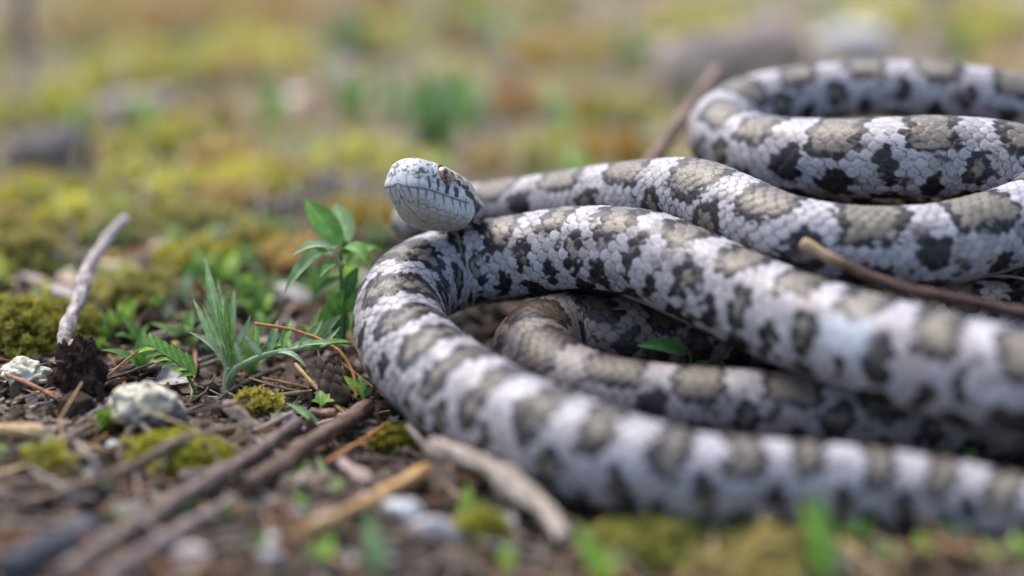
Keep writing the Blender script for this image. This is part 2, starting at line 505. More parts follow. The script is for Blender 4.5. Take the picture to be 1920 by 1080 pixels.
# ---------------------------------------------------------------- snake
NPHI = 224
def build_snake():
    root = empty('snake', (SC[len(SC)//2][0], SC[len(SC)//2][1], 0),
                 'grey blotched snake lying in overlapping coils with its head raised', 'snake')
    u, S = sample_path(0.29)
    C = smooth1(S[:, :3], 8); R = smooth1(S[:, 3:4], 30)[:, 0]
    roll = np.radians(smooth1(S[:, 4:5], 60)[:, 0]); per = S[:, 5]; brown = smooth1(S[:, 6:7], 40)[:, 0]
    T = np.gradient(C, axis=0); T /= np.linalg.norm(T, axis=1)[:, None]      # head -> tail
    up = np.tile(np.array([0, 0, 1.0]), (len(C), 1))
    wv = sstep(14, 0, u)[:, None]; up = up * (1 - wv) + HZ * wv
    A = np.cross(up, T); A /= np.linalg.norm(A, axis=1)[:, None]             # for T=-HAX: snake's right... lateral
    Z = np.cross(T, A)
    cr, sr = np.cos(roll)[:, None], np.sin(roll)[:, None]
    # roll: positive turns the back towards the camera (-Y)
    sgn = np.where((A[:, 1:2]) > 0, -1.0, 1.0)
    sgn = smooth1(sgn, 200)
    Z, A = Z * cr + A * sr * sgn, A * cr - Z * sr * sgn
    phi = -math.pi + np.arange(NPHI) * 2 * math.pi / NPHI                     # 0 = dorsal midline
    # ---- scale lattice
    pitch = 0.285 * np.maximum(R, 1.0)
    a = np.concatenate([[0], np.cumsum(np.diff(u) / ((pitch[1:] + pitch[:-1]) / 2))])
    RW = 0.2094
    aa = a[:, None]; bb = phi[None] / RW
    n, m = len(u), NPHI
    aa, bb = np.broadcast_to(aa, (n, m)), np.broadcast_to(bb, (n, m))
    jx = vn(np.stack([aa * 1.0, bb * 1.0, np.zeros((n, m))], -1), 2.3, 71)
    aw = aa + .10 * jx; bw = bb + .10 * vn(np.stack([aa, bb, np.full((n, m), 9.)], -1), 2.1, 72)
    HLn, HWd, EX = .70, .76, 2.1
    best = np.full((n, m), 1e9); bda = np.zeros((n, m)); bdb = np.zeros((n, m)); be = np.ones((n, m)); bk = np.zeros((n, m)); bm_ = np.zeros((n, m))
    k0 = np.round(bw)
    for dk in (-1, 0, 1):
        k = k0 + dk; off = .5 * (np.mod(k, 2))
        m0 = np.round(aw - off)
        for dm in (-1, 0, 1):
            ca = m0 + dm + off
            da = aw - ca; db = bw - k
            # rounded hexagon: blunter towards the free (tail-side) edge
            e = (np.abs(da) / HLn) ** EX + (np.abs(db) / HWd) ** EX
            ok = (e < 1) & (ca < best)
            best = np.where(ok, ca, best); bda = np.where(ok, da, bda); bdb = np.where(ok, db, bdb)
            be = np.where(ok, e, be); bk = np.where(ok, k, bk); bm_ = np.where(ok, ca, bm_)
    e = be ** (1 / EX)
    tt = (bda + HLn) / (2 * HLn)
    hgt = (.12 + .88 * tt) * sstep(1.0, .88, e) + .07 * (1 - (bdb / HWd) ** 2) * sstep(1, .5, e)
    # ventral scutes
    PV = 11.5
    vent = sstep(PV - .1, PV + .15, np.abs(bb))
    av = aa - np.floor(aa)
    hv = sstep(1.0, .9, av) * av
    hgt = hgt * (1 - vent) + hv * vent
    H = (0.115 * pitch)[:, None] * (1 + .35 * brown)[:, None]
    fade = sstep(-1.5, 5, u)[:, None]
    scl = hgt * H * fade
    # skin folds on the inside of the tight bends + slight body irregularity
    q3 = np.stack([np.broadcast_to((u / 9)[:, None], (n, m)), np.cos(phi)[None] * np.ones((n, 1)), np.sin(phi)[None] * np.ones((n, 1))], -1)
    lump = 1 + .022 * vn(q3 * 4, 3.0, 81, 2)
    sx = np.sin(phi); cz = np.cos(phi)
    cz2 = np.where(cz < -0.3, -0.3 + (cz + .3) * .8, cz)                       # flattened belly
    rad = R[:, None] * lump + scl
    V = C[:, None] + rad[..., None] * (sx[None, :, None] * A[:, None] + cz2[None, :, None] * Z[:, None])
    # ---- pattern
    s_id = np.stack([bm_, bk, np.zeros_like(bm_)], -1)
    rnd = _hash(np.floor(bm_ * 2).astype(np.int64), (bk + 50).astype(np.int64), np.zeros_like(bk, dtype=np.int64), 5)
    qa = np.stack([aa, bb, np.zeros((n, m))], -1)
    # pattern sampled partly at the scale's own centre -> edges follow scales
    wq = .62
    pa = aw * (1 - wq) + bm_ * wq; pb = bw * (1 - wq) + bk * wq
    ragg = vn(qa, .75, 91, 2)
    pa = pa + .62 * ragg + .75 * vn(qa, 2.4, 93, 1); pb = pb + .85 * vn(qa, .75, 92, 2) + 1.0 * vn(qa, 2.8, 94, 1)
    up_ = np.interp(pa.ravel(), a, u).reshape(n, m)
    cyc = np.concatenate([[0], np.cumsum(np.diff(u) / per[1:])])
    cy = np.interp(up_.ravel(), u, cyc).reshape(n, m)
    id_ = np.floor(cy)
    fr = cy - id_ - .5
    rs = _hash(id_.astype(np.int64) + 3, np.zeros_like(id_, dtype=np.int64), np.zeros_like(id_, dtype=np.int64), 9)
    rs2 = _hash(id_.astype(np.int64) + 3, np.ones_like(id_, dtype=np.int64), np.zeros_like(id_, dtype=np.int64), 9)
    pl = np.repeat(per[:, None], m, 1)
    hw_s = (.31 + .05 * rs) * (1 - .17 * sstep(12.8, 11.6, pl))                                                    # saddle half length (cycles)
    ext = 3.9 + 1.8 * rs2                                                    # saddle reach, scale rows
    ds = np.maximum(np.abs(fr + .04 * (rs - .5)) / hw_s, np.abs(pb) / ext)
    ds = ((np.abs(fr + .04 * (rs - .5)) / hw_s) ** 3.2 + (np.abs(pb) / ext) ** 3.2) ** (1 / 3.2)
    bord = .17 / .3                                                          # black border relative
    bwd = .62
    saddle = sstep(1.04, .98, ds); 0
    d_in = (hw_s - np.abs(fr + .04 * (rs - .5))) * pl / np.repeat(pitch[:, None], m, 1)
    saddle_in = sstep(.82, 1.08, np.minimum(d_in, (ext - np.abs(pb)) * .9) + .12 * vn(qa, 1.1, 98, 1) - .9 * (1 - sstep(1.05, .9, ds)))
    # lateral blotches between saddles
    cy2 = cy + .5; id2 = np.floor(cy2); fr2 = cy2 - id2 - .5
    side = np.sign(pb)
    rl = _hash(id2.astype(np.int64) + 30, (side + 2).astype(np.int64), np.zeros_like(id2, dtype=np.int64), 13)
    dl = np.sqrt(((fr2 + .10 * (rs2 - .5)) / (.125 + .08 * rl)) ** 2 + ((np.abs(pb) - 6.1 - .7 * rl) / (1.7 + 1.0 * rl)) ** 2)
    lat = sstep(1.05, .95, dl); lat_in = sstep(.50, .38, dl)
    # low spots in line with the saddles, then belly checks
    dl3 = np.sqrt(((fr + .1 * (rl - .5)) / (.10 + .07 * rs2)) ** 2 + ((np.abs(pb) - 9.0) / (1.4 + .5 * rs)) ** 2)
    low = sstep(1.05, .95, dl3)
    dl4 = np.sqrt((fr2 / .2) ** 2 + ((np.abs(pb) - 10.9) / 1.5) ** 2)
    low = np.maximum(low, sstep(1.05, .95, dl4))
    grey = np.tile(np.array((.305, .285, .298)), (n, m, 1))
    grey = mix(grey, (.405, .386, .41), sstep(5.5, 1.0, np.abs(bb)) * .8)
    br = np.broadcast_to(brown[:, None], (n, m))
    grey = mix(grey, (.135, .105, .082), br * .94)
    grey *= (.80 + .36 * rnd)[..., None]
    # peppering
    pep = vn(qa, .16, 95, 2)
    fle = vn(qa, .5, 96, 2)
    grey = mix(grey, (.16, .12, .10), sstep(.30, .55, pep) * (.6 + .4 * br) * sstep(-.1, .4, fle + br * .4))
    grey = mix(grey, (.30, .20, .15), sstep(.25, .7, vn(qa, 1.7, 97, 1)) * .30)
    mot = vn(np.stack([pa, pb, np.full((n, m), 4.)], -1), 1.25, 110, 2)
    grey = mix(grey, (.12, .105, .105), sstep(.18, .42, mot) * (.62 + .3 * br) * sstep(.5, 2.5, np.abs(bb)))
    grey = mix(grey, (.025, .022, .024), sstep(.40, .52, mot + .12 * br) * sstep(2.5, 4.5, np.abs(bb)) * .9)
    tan = mix((.132, .114, .090), (.20, .175, .142), rnd)
    tan = mix(tan, (.045, .027, .017), br * .94)
    tan = mix(tan, (.20, .12, .085), sstep(.3, .8, np.broadcast_to(brown[:, None], (n, m))) * sstep(.6, .2, br) * .5)
    tan = mix(tan, (.12, .10, .07), sstep(.35, .6, pep) * .45)
    blk = mix((.007, .007, .010), (.018, .017, .020), rnd)
    col = grey
    col = mix(col, blk, saddle); col = mix(col, tan, saddle_in)
    col = mix(col, blk, lat * (1 - saddle)); col = mix(col, tan * .9, lat_in * (1 - saddle) * sstep(.25, .5, rl))
    col = mix(col, blk, low)
    belly = mix((.26, .24, .235), (.012, .012, .014), sstep(-.1, .1, vn(np.stack([aa * .45, bb * .28, np.zeros((n, m))], -1), 1.0, 99, 1)))
    col = mix(col, belly, vent)
    # skin showing as a thin reddish-brown seam at the scale edges
    seam = sstep(.85, .95, e) * (1 - vent)
    dark = col.mean(-1) < .12
    col = mix(col, (.085, .055, .042), seam * .9)
    col = np.where(dark[..., None] & (seam[..., None] > .3), col * .8, col)
    # pale bluish patch coloured onto the near flank of the thick coil
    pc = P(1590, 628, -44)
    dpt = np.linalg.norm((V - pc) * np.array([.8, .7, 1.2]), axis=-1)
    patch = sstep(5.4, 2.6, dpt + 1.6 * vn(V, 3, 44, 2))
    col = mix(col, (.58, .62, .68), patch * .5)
    # ---- head: same ring grid carried on to the snout
    yh = np.concatenate([np.linspace(0, 16.0, 112)[1:], 16.0 + 3.5 * np.sin(np.linspace(0, 1, 54)[1:] * math.pi / 2)])
    yk = [0, 2, 4, 6, 8, 10, 12, 14, 16, 17.5, 20]
    wk = [4.6, 6.0, 7.0, 7.25, 7.1, 6.6, 5.9, 5.35, 4.9, 4.55, 4.0]
    tk = [4.5, 4.6, 4.8, 5.0, 5.2, 5.4, 5.45, 5.4, 5.25, 5.05, 4.5]
    bk_ = [4.5, 5.1, 5.5, 5.6, 5.5, 5.25, 4.85, 4.3, 3.6, 3.0, 2.1]
    def prof(kx, y):
        x = np.interp(y, yk, kx)
        ker = np.linspace(y.min(), y.max(), 400); xx = smooth1(np.interp(ker, yk, kx)[:, None], 120)[:, 0]
        return np.interp(y, ker, xx)
    yy = yh[:, None]
    fx = (1 - np.clip((yh - 15.5) / 4.0, 0, 1) ** 3.0) ** (1 / 2.4)
    w = (prof(wk, yh) * fx)[:, None]; tp = (prof(tk, yh) * fx)[:, None]; bt = (prof(bk_, yh) * fx)[:, None]
    # lateral coordinate sign must match the body rings (x along A[0])
    sgnx = 1.0
    Hx = A[0] / np.linalg.norm(A[0]); Hz = Z[0]; Hy = -T[0]
    s_ = np.sin(phi)[None]; c_ = np.cos(phi)[None]
    k = sstep(0, 6, yh)[:, None]
    exn = 2 + .55 * k + np.where(c_ < 0, 1.1, .2) * (sstep(.5, 4.5, yh) * sstep(15, 9, yh))[:, None]                                                          # squarer sections towards the snout
    den = (np.abs(s_) ** exn + np.abs(c_) ** exn) ** (1 / exn)
    x = w * s_ / den; z = np.where(c_ > 0, tp, bt) * c_ / den
    y = np.broadcast_to(yy, x.shape).copy()
    zc = -.35 * sstep(10, 20, yh)[:, None]; z = z + zc
    ax = np.abs(x)
    # outline arc-length coordinate round the jaw (0 at the tip, grows backwards)
    oy = np.concatenate([np.linspace(0, 16.0, 200), 16.0 + 3.5 * np.sin(np.linspace(0, 1, 100)[1:] * math.pi / 2)])
    ofx = (1 - np.clip((oy - 15.5) / 4.0, 0, 1) ** 3.0) ** (1 / 2.4)
    ox = prof(wk, oy) * ofx; ox[-1] = 0
    os_ = np.concatenate([[0], np.cumsum(np.hypot(np.diff(oy[::-1]), np.diff(ox[::-1])))])[::-1]
    sm = np.zeros(x.shape)
    flatx, flaty = ax.ravel(), y.ravel(); res = np.zeros(len(flatx))
    for c0 in range(0, len(flatx), 8000):
        d = (flatx[c0:c0+8000, None] - ox[None]) ** 2 + (flaty[c0:c0+8000, None] - oy[None]) ** 2
        res[c0:c0+8000] = os_[d.argmin(1)]
    sm = res.reshape(x.shape)
    zm = -1.5 + .40 * sstep(1, 9, sm) + .25 * sstep(13, 18, sm) + .50 * sstep(1.5, .1, sm)   # mouth line, arched at the front
    gape = sstep(17.2, 15.8, sm)
    dz = z - zm
    shape = np.zeros(x.shape)                                                   # normal displacement, mm
    mouth = np.exp(-(dz / .16) ** 2) * gape
    shape -= .30 * mouth
    shape -= .16 * sstep(.0, -.5, dz) * sstep(-3.2, -.8, dz) * gape             # lower jaw sits in
    shape += .12 * np.exp(-((dz - .9) / .6) ** 2) * gape
    # sutures
    line = np.zeros(x.shape)
    def L_(d, wd): return np.exp(-(d / wd) ** 2)
    ups = [1.75, 4.0, 6.1, 8.2, 10.4, 12.7, 15.2]
    los = [.75, 2.5, 4.3, 6.1, 8.1, 10.2, 12.3, 14.1, 15.6]
    uline = np.zeros(x.shape); lline = np.zeros(x.shape)
    top_l = 2.35 - .25 * sstep(3, 0, sm) + .25 * vn(np.stack([sm, sm * 0, sm * 0], -1), 2, 3)
    for i, q in enumerate(ups):
        slant = .18 * (dz - 1)
        uline = np.maximum(uline, L_(sm - q + slant, .10) * (dz > 0) * (dz < top_l))
    for i, q in enumerate(los):
        slant = .55 * (dz + .5)
        dep = 2.0 + .5 * sstep(4, 9, sm)
        lline = np.maximum(lline, L_(sm - q + slant, .19) * (dz < 0) * (dz > -dep))
    topb = L_(dz - top_l, .09) * (sm > 1.2)
    lowb = L_(dz + 2.1 + .5 * sstep(4, 9, sm) - .15 * np.cos(sm * 3.4), .09) * (sm > 1.0) * gape
    # chin shields / throat scales by nearest seeds
    g = np.random.default_rng(4)
    seeds = []
    for yy0 in np.arange(1.0, 18.5, 1.75):
        wd = np.interp(yy0, yk, wk)
        step = 1.5 if yy0 < 9 else 2.2
        xs = np.arange(step / 2 * (1 + (int(yy0 / 1.75) % 2) * 0.9), wd + 1, step)
        for xx0 in xs: seeds.append((xx0 + g.uniform(-.15, .15), yy0 + g.uniform(-.25, .25)))
    seeds = np.array(seeds)
    chin = (dz < -1.7) | ((sm > 16.2) & (z < .5))
    vf = np.stack([(ax * (1 + .0 * y)).ravel(), y.ravel()], -1)
    zz_ = np.minimum(0, z.ravel() - zm.ravel())
    dd = np.sqrt(((vf[:, None, 0] - .55 * zz_[:, None] * 0 - seeds[None, :, 0]) * 1.25) ** 2 + ((vf[:, None, 1] - seeds[None, :, 1]) * .85) ** 2 + 0)
    part = np.partition(dd, 1, axis=1)
    vor = np.exp(-((part[:, 1] - part[:, 0]) / .14) ** 2).reshape(x.shape) * chin
    # dorsal plates
    tops = (dz > 2.4)
    dpl = np.zeros(x.shape)
    for q in (4.0, 8.2, 12.4, 15.6, 17.6): dpl = np.maximum(dpl, L_(y - q - .35 * np.cos(ax * 1.1), .09) * tops)
    dpl = np.maximum(dpl, L_(x, .08) * tops * ((y < 8.2) | (y > 12.4) & (y < 19.0)))
    dpl = np.maximum(dpl, L_(ax - 2.3, .09) * tops * ((y > 8.2) & (y < 12.4)))
    # mental groove
    ment = L_(x, .12) * (z < zm - .9) * (y > 8.5) * (y < 19.2)
    shape -= .10 * np.maximum.reduce([uline, lline, topb * .6, lowb * .6, vor * .55, dpl * .5, ment])
    # eye socket, brow, nostril, cheek
    EY, EZ = 12.7, 2.65
    de = np.sqrt((y - EY) ** 2 + (z - EZ) ** 2)
    lat_on = sstep(2.0, 3.2, ax)
    shape += lat_on * (.28 * np.exp(-((de - 2.0) / .45) ** 2) - .55 * sstep(1.75, 1.2, de))
    dn = np.sqrt((y - 17.7) ** 2 + ((z - 2.1) * 1.1) ** 2)
    shape -= lat_on * .45 * np.exp(-(dn / .36) ** 2)
    nosd = lat_on * np.exp(-(dn / .34) ** 2)
    # body scales run on to the nape
    vec = np.stack([x, np.zeros_like(x), z], -1)
    nl = np.stack([x / np.maximum(w, .2) ** 2, sstep(15.5, 20, y) * .12, z / np.maximum(tp, .2) ** 2], -1)
    nl /= np.linalg.norm(nl, axis=-1)[..., None] + 1e-9
    P3 = (np.stack([x, y, z], -1) + nl * shape[..., None]) * (1 + (HS - 1) * sstep(0, 6, y))[..., None]
    P3[..., 1] = y * HS + (nl * shape[..., None])[..., 1]
    VH = HBASE * 0 + C[0] + P3[..., 0:1] * Hx + P3[..., 1:2] * Hy + P3[..., 2:3] * Hz
    # colours of the head
    pq = np.stack([x, y, z], -1)
    hc = np.tile(np.array((.49, .475, .465)), x.shape + (1,))
    hc = mix(hc, (.36, .335, .30), sstep(-1.5, -4, dz) * .7)
    hc *= (1 + .10 * vn(pq, 1.3, 201, 2))[..., None]
    tan_top = mix((.42, .38, .31), (.26, .22, .17), sstep(-.2, .4, vn(pq, 1.5, 202, 2)))
    hc = mix(hc, tan_top, sstep(2.3, 3.6, z - zm + .4 * vn(pq, 1, 203)) * sstep(16.0, 13.0, y))
    hc = mix(hc, (.53, .515, .53), sstep(2.0, 2.8, dz) * sstep(13.5, 15.5, y) * .7)
    spk = vn(pq, .36, 204, 2)
    hc = mix(hc, (.025, .022, .022), sstep(.12, .22, spk) * sstep(1.5, 2.4, dz + 1.2 * vn(pq, 1.4, 208)) * sstep(10.5, 13, y) * .93)
    spk2 = vn(pq, .75, 206, 2)
    hc = mix(hc, (.03, .026, .024), sstep(.12, .25, spk2) * sstep(2.6, 3.3, dz) * sstep(14.5, 11.5, y) * .9)
    # dark stripe behind the eye, going down to the jaw corner
    st = (z - (EZ + .35) + (EY - y) * .33)
    stw = .62 + .35 * sstep(11, 6, y) + 1.1 * vn(pq, 1.1, 205, 2)
    stripe = sstep(stw, stw - .25, np.abs(st)) * sstep(11.6, 11.0, y) * sstep(1.8, 3.0, y) * (ax > 2)
    hc = mix(hc, (.022, .020, .018), stripe * .96)
    # black bars along the labial sutures
    for q, wd_, a0, a1 in ((6.1, .20, .4, 2.5), (8.2, .26, .4, 2.5), (10.4, .48, .5, 2.3), (12.7, .55, .4, 2.2)):
        b = sstep(wd_ + .12, wd_ - .05, np.abs(sm - q + .18 * (dz - 1) + .22 * vn(pq, .5, 207, 2))) * (dz > a0) * (dz < a1)
        hc = mix(hc, (.02, .018, .018), b * .93)
    hc = mix(hc, (.04, .03, .03), np.clip(uline * sstep(.1, .5, dz), 0, 1) * .85)
    lw = sstep(12.5, 3, sm)
    hc = mix(hc, (.03, .024, .026), np.clip(lline * (1.1), 0, 1) * .9 * sstep(-2.4, -.6, dz))
    hc = mix(hc, (.04, .03, .028), mouth * .8)
    hc = mix(hc, (.12, .10, .09), np.clip(topb, 0, 1) * .45)
    hc = mix(hc, (.06, .05, .045), np.clip(lowb, 0, 1) * .75)
    hc = mix(hc, (.08, .065, .055), np.clip(vor, 0, 1) * .7)
    hc = mix(hc, (.06, .05, .05), np.clip(dpl, 0, 1) * .45)
    hc = mix(hc, (.05, .045, .045), np.clip(ment, 0, 1) * .8)
    hc = mix(hc, (.03, .025, .025), nosd)
    hc = mix(hc, (.05, .04, .04), lat_on * sstep(.25, .05, np.abs(de - 1.72)) * .6)
    hc = mix(hc, (.45, .30, .14), np.exp(-((sm) / .8) ** 2) * np.exp(-((dz - .05) / .28) ** 2) * .7)
    # neck joint blend
    bl = sstep(3.0, 0, y)
    hc = mix(hc, np.broadcast_to(col[0][None], hc.shape), bl * .75 * (dz > -1.5))
    Vall = np.concatenate([V[::-1], VH]).reshape(-1, 3)
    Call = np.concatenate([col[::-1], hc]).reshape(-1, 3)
    nr = n + len(yh)
    idx = np.arange(nr * NPHI).reshape(nr, NPHI)
    q = np.stack([idx[:-1], idx[1:], np.roll(idx[1:], -1, 1), np.roll(idx[:-1], -1, 1)], -1).reshape(-1, 4)
    tip = len(Vall)
    Vall = np.concatenate([Vall, [VH[-1].mean(0)], [V[-1].mean(0)]]); Call = np.concatenate([Call, [hc[-1].mean(0)], [col[-1].mean(0)]])
    t = [(tip, idx[-1, (j + 1) % NPHI], idx[-1, j]) for j in range(NPHI)] + [(tip + 1, idx[0, j], idx[0, (j + 1) % NPHI]) for j in range(NPHI)]
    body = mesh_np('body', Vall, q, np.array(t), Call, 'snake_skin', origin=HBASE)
    adopt(body, root)
    # ---- eyes
    iv, it = ico_n(4)
    for sx_ in (-1, 1):
        wv_ = np.interp(EY, yk, wk)
        cx = 4.75 * sx_
        er = 1.62
        fa = math.radians(38)
        ED = np.array([math.cos(fa) * sx_, math.sin(fa), .10]); ED /= np.linalg.norm(ED)
        E2 = np.cross([0, 0, 1.0], ED); E2 /= np.linalg.norm(E2); E3 = np.cross(ED, E2)
        rr = iv * er
        ang = np.arccos(np.clip(iv @ ED, -1, 1))
        radial = np.arctan2(iv @ E3, iv @ E2)
        irc = mix((.22, .085, .035), (.40, .19, .09), sstep(-.2, .4, vn(np.stack([np.cos(radial) * 6, np.sin(radial) * 6, ang * 3], -1), 1, 9, 2)))
        irc = mix(irc, (.40, .25, .16), sstep(.80, .98, ang))
        irc = mix(irc, (.10, .05, .03), sstep(1.02, 1.15, ang))
        irc = mix(irc, (.55, .25, .10), np.exp(-((ang - .47) / .06) ** 2) * .6)
        wv3 = C[0] + HS * (cx + rr[:, 0:1]) * Hx + HS * (EY + rr[:, 1:2]) * Hy + HS * (EZ + rr[:, 2:3]) * Hz
        cen = C[0] + HS * (cx * Hx + EY * Hy + EZ * Hz)
        ey = mesh_np('eye', wv3, None, it, irc, 'eye', origin=cen)
        ey['label'] = 'orange-brown eye with a round black pupil'
        adopt(ey, root)
        # pupil: a shallow cap set just proud of the iris
        na, nb = 32, 6
        V2 = []; 
        for j in range(nb):
            for i in range(na):
                th = .005 + .58 * j / (nb - 1); f = 2 * math.pi * i / na
                r2 = er + .035 * (1 - (j / (nb - 1)) ** 3)
                V2.append((math.cos(th) * r2 * sx_, math.sin(th) * r2 * math.cos(f) * .82, math.sin(th) * r2 * math.sin(f) * 1.12))
        V2 = np.array(V2); V2 = V2[:, 0:1] * sx_ * ED + V2[:, 1:2] * E2 + V2[:, 2:3] * E3
        i2 = np.arange(na * nb).reshape(nb, na)
        q2 = np.stack([i2[:-1], np.roll(i2[:-1], -1, 1), np.roll(i2[1:], -1, 1), i2[1:]], -1).reshape(-1, 4)
        q2 = q2[:, ::-1]
        wv4 = C[0] + HS * (cx + V2[:, 0:1]) * Hx + HS * (EY + V2[:, 1:2]) * Hy + HS * (EZ + V2[:, 2:3]) * Hz
        pu = mesh_np('pupil', wv4, q2, None, np.full((len(V2), 3), .006), 'pupil', origin=cen)
        pu.parent = ey; pu.location = (0, 0, 0)
build_snake()

# ---------------------------------------------------------------- loose litter (uncountable)
def scatter(n, seed, y0=-40, y1=1160, x0=-160, x1=2080):
    g = np.random.default_rng(seed)
    p = G(g.uniform(x0, x1, n), g.uniform(y0, y1, n))
    ok = (p[:, 1] < 2600) & ~inside_snake(p, .6)
    return p[ok], g

def rot_basis(g, n, tilt):
    """random frames: normal tilted from +Z by up to tilt (rad)"""
    az = g.uniform(0, 2 * math.pi, n); ti = np.abs(g.normal(0, tilt, n)); ta = g.uniform(0, 2 * math.pi, n)
    N = np.stack([np.sin(ti) * np.cos(ta), np.sin(ti) * np.sin(ta), np.cos(ti)], -1)
    X = np.stack([np.cos(az), np.sin(az), np.zeros(n)], -1)
    X -= N * (X * N).sum(-1, keepdims=True); X /= np.linalg.norm(X, axis=1)[:, None]
    return X, np.cross(N, X), N

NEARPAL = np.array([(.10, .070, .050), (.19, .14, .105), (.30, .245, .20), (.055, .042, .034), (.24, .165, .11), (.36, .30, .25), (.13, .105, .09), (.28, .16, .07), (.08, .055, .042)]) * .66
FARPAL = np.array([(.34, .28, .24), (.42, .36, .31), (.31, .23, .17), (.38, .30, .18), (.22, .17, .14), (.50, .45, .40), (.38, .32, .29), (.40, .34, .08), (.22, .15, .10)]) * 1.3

def flakes(name, n, seed, size, label, wide=1.0):
    p, g = scatter(n, seed)
    n = len(p)
    dist = np.linalg.norm(p - CAMP, axis=1) / FOC
    s = g.lognormal(0, .5, n) * size * dist ** .75
    X, Y, N = rot_basis(g, n, .38)
    k = 7; an = np.arange(k) / k * 2 * math.pi
    ra = g.uniform(.55, 1.1, (n, k)); el = g.uniform(.35, .9, n) * wide
    u = np.cos(an)[None] * ra; v = np.sin(an)[None] * ra * el[:, None]
    curl = g.normal(.0, .45, (n, 1)); 
    h = curl * u ** 2 + g.normal(0, .25, (n, 1)) * v * 1.2 + g.normal(0, .09, (n, k))
    V = p[:, None] + s[:, None, None] * (u[..., None] * X[:, None] + v[..., None] * Y[:, None] + h[..., None] * N[:, None])
    Cn = p[:, None] + s[:, None, None] * N[:, None] * .05
    lift = np.maximum(0, p[:, None, 2] - V[..., 2]).max(1) * .55
    V[..., 2] += lift[:, None]; Cn[..., 2] += lift[:, None]
    allv = np.concatenate([V, Cn], 1)
    base = np.arange(n)[:, None, None] * (k + 1)
    t = np.stack([np.arange(k), (np.arange(k) + 1) % k, np.full(k, k)], -1)[None] + base
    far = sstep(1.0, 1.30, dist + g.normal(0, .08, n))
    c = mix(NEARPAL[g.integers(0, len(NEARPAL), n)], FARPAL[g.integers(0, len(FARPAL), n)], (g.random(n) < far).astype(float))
    c = c * g.uniform(.7, 1.25, (n, 1))
    cc = np.repeat(c[:, None], k + 1, 1) * g.uniform(.8, 1.15, (n, k + 1, 1))
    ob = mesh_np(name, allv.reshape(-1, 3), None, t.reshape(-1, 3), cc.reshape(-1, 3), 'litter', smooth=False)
    tag(ob, label, 'leaf litter', kind='stuff')

def crumbs(n, seed, size):
    p, g = scatter(n, seed)
    n = len(p); dist = np.linalg.norm(p - CAMP, axis=1) / FOC
    s = g.lognormal(0, .55, n) * size * dist ** .6
    iv, it = ico()
    V = iv[None] * g.uniform(.6, 1.25, (n, len(iv), 1)) * s[:, None, None] * g.uniform(.6, 1.2, (n, 1, 3))
    V = V + p[:, None] + np.array([0, 0, .25]) * s[:, None, None]
    t = it[None] + (np.arange(n) * len(iv))[:, None, None]
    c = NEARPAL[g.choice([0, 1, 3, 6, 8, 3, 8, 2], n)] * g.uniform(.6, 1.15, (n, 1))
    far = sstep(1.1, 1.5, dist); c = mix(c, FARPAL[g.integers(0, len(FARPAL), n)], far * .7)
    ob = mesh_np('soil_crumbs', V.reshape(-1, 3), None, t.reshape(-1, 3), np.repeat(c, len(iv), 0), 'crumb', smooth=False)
    tag(ob, 'loose dark crumbs of humus and grit over the soil', 'soil', kind='stuff')

def needles(name, n, seed, length, rad, pal, label):
    p, g = scatter(n, seed)
    n = len(p); dist = np.linalg.norm(p - CAMP, axis=1) / FOC
    L = g.lognormal(0, .45, n) * length; r = g.lognormal(0, .4, n) * rad * dist ** .5
    az = g.uniform(0, 2 * math.pi, n); el = g.normal(0, .16, n)
    D = np.stack([np.cos(az) * np.cos(el), np.sin(az) * np.cos(el), np.sin(el)], -1)
    Sd = np.stack([-np.sin(az), np.cos(az), np.zeros(n)], -1); Nn = np.cross(D, Sd)
    bend = g.normal(0, .08, n)
    ks, kn = 5, 4
    uu = np.linspace(-.5, .5, kn); ph = np.arange(ks) / ks * 2 * math.pi
    q = p + np.array([0, 0, 1]) * (r * .8 + np.abs(np.sin(el)) * L * .35)[:, None]
    cen = q[:, None] + (uu[None] * L[:, None])[..., None] * D[:, None] + ((uu ** 2)[None] * (bend * L)[:, None] * 4)[..., None] * Sd[:, None]
    rr = r[:, None] * np.array([.8, 1, .95, .6])[None]
    V = cen[:, :, None] + rr[..., None, None] * (np.cos(ph)[None, None, :, None] * Sd[:, None, None] + np.sin(ph)[None, None, :, None] * Nn[:, None, None])
    bad = inside_snake(cen.reshape(-1, 3), .4).reshape(n, kn).any(1)
    V = V[~bad]; n = len(V)
    idx = np.arange(kn * ks).reshape(kn, ks)
    qd = np.stack([idx[:-1], np.roll(idx[:-1], -1, 1), np.roll(idx[1:], -1, 1), idx[1:]], -1).reshape(-1, 4)
    cap = np.array([[idx[-1, 0], idx[-1, 1], idx[-1, 2]], [idx[-1, 0], idx[-1, 2], idx[-1, 3]], [idx[-1, 0], idx[-1, 3], idx[-1, 4]],
                    [idx[0, 0], idx[0, 2], idx[0, 1]], [idx[0, 0], idx[0, 3], idx[0, 2]], [idx[0, 0], idx[0, 4], idx[0, 3]]])
    Q = qd[None] + (np.arange(n) * kn * ks)[:, None, None]; Tt = cap[None] + (np.arange(n) * kn * ks)[:, None, None]
    pal = np.array(pal); c = pal[g.integers(0, len(pal), n)] * g.uniform(.7, 1.2, (n, 1))
    ob = mesh_np(name, V.reshape(-1, 3), Q.reshape(-1, 4), Tt.reshape(-1, 3), np.repeat(c, kn * ks, 0), 'bark')
    tag(ob, label, 'litter', kind='stuff')

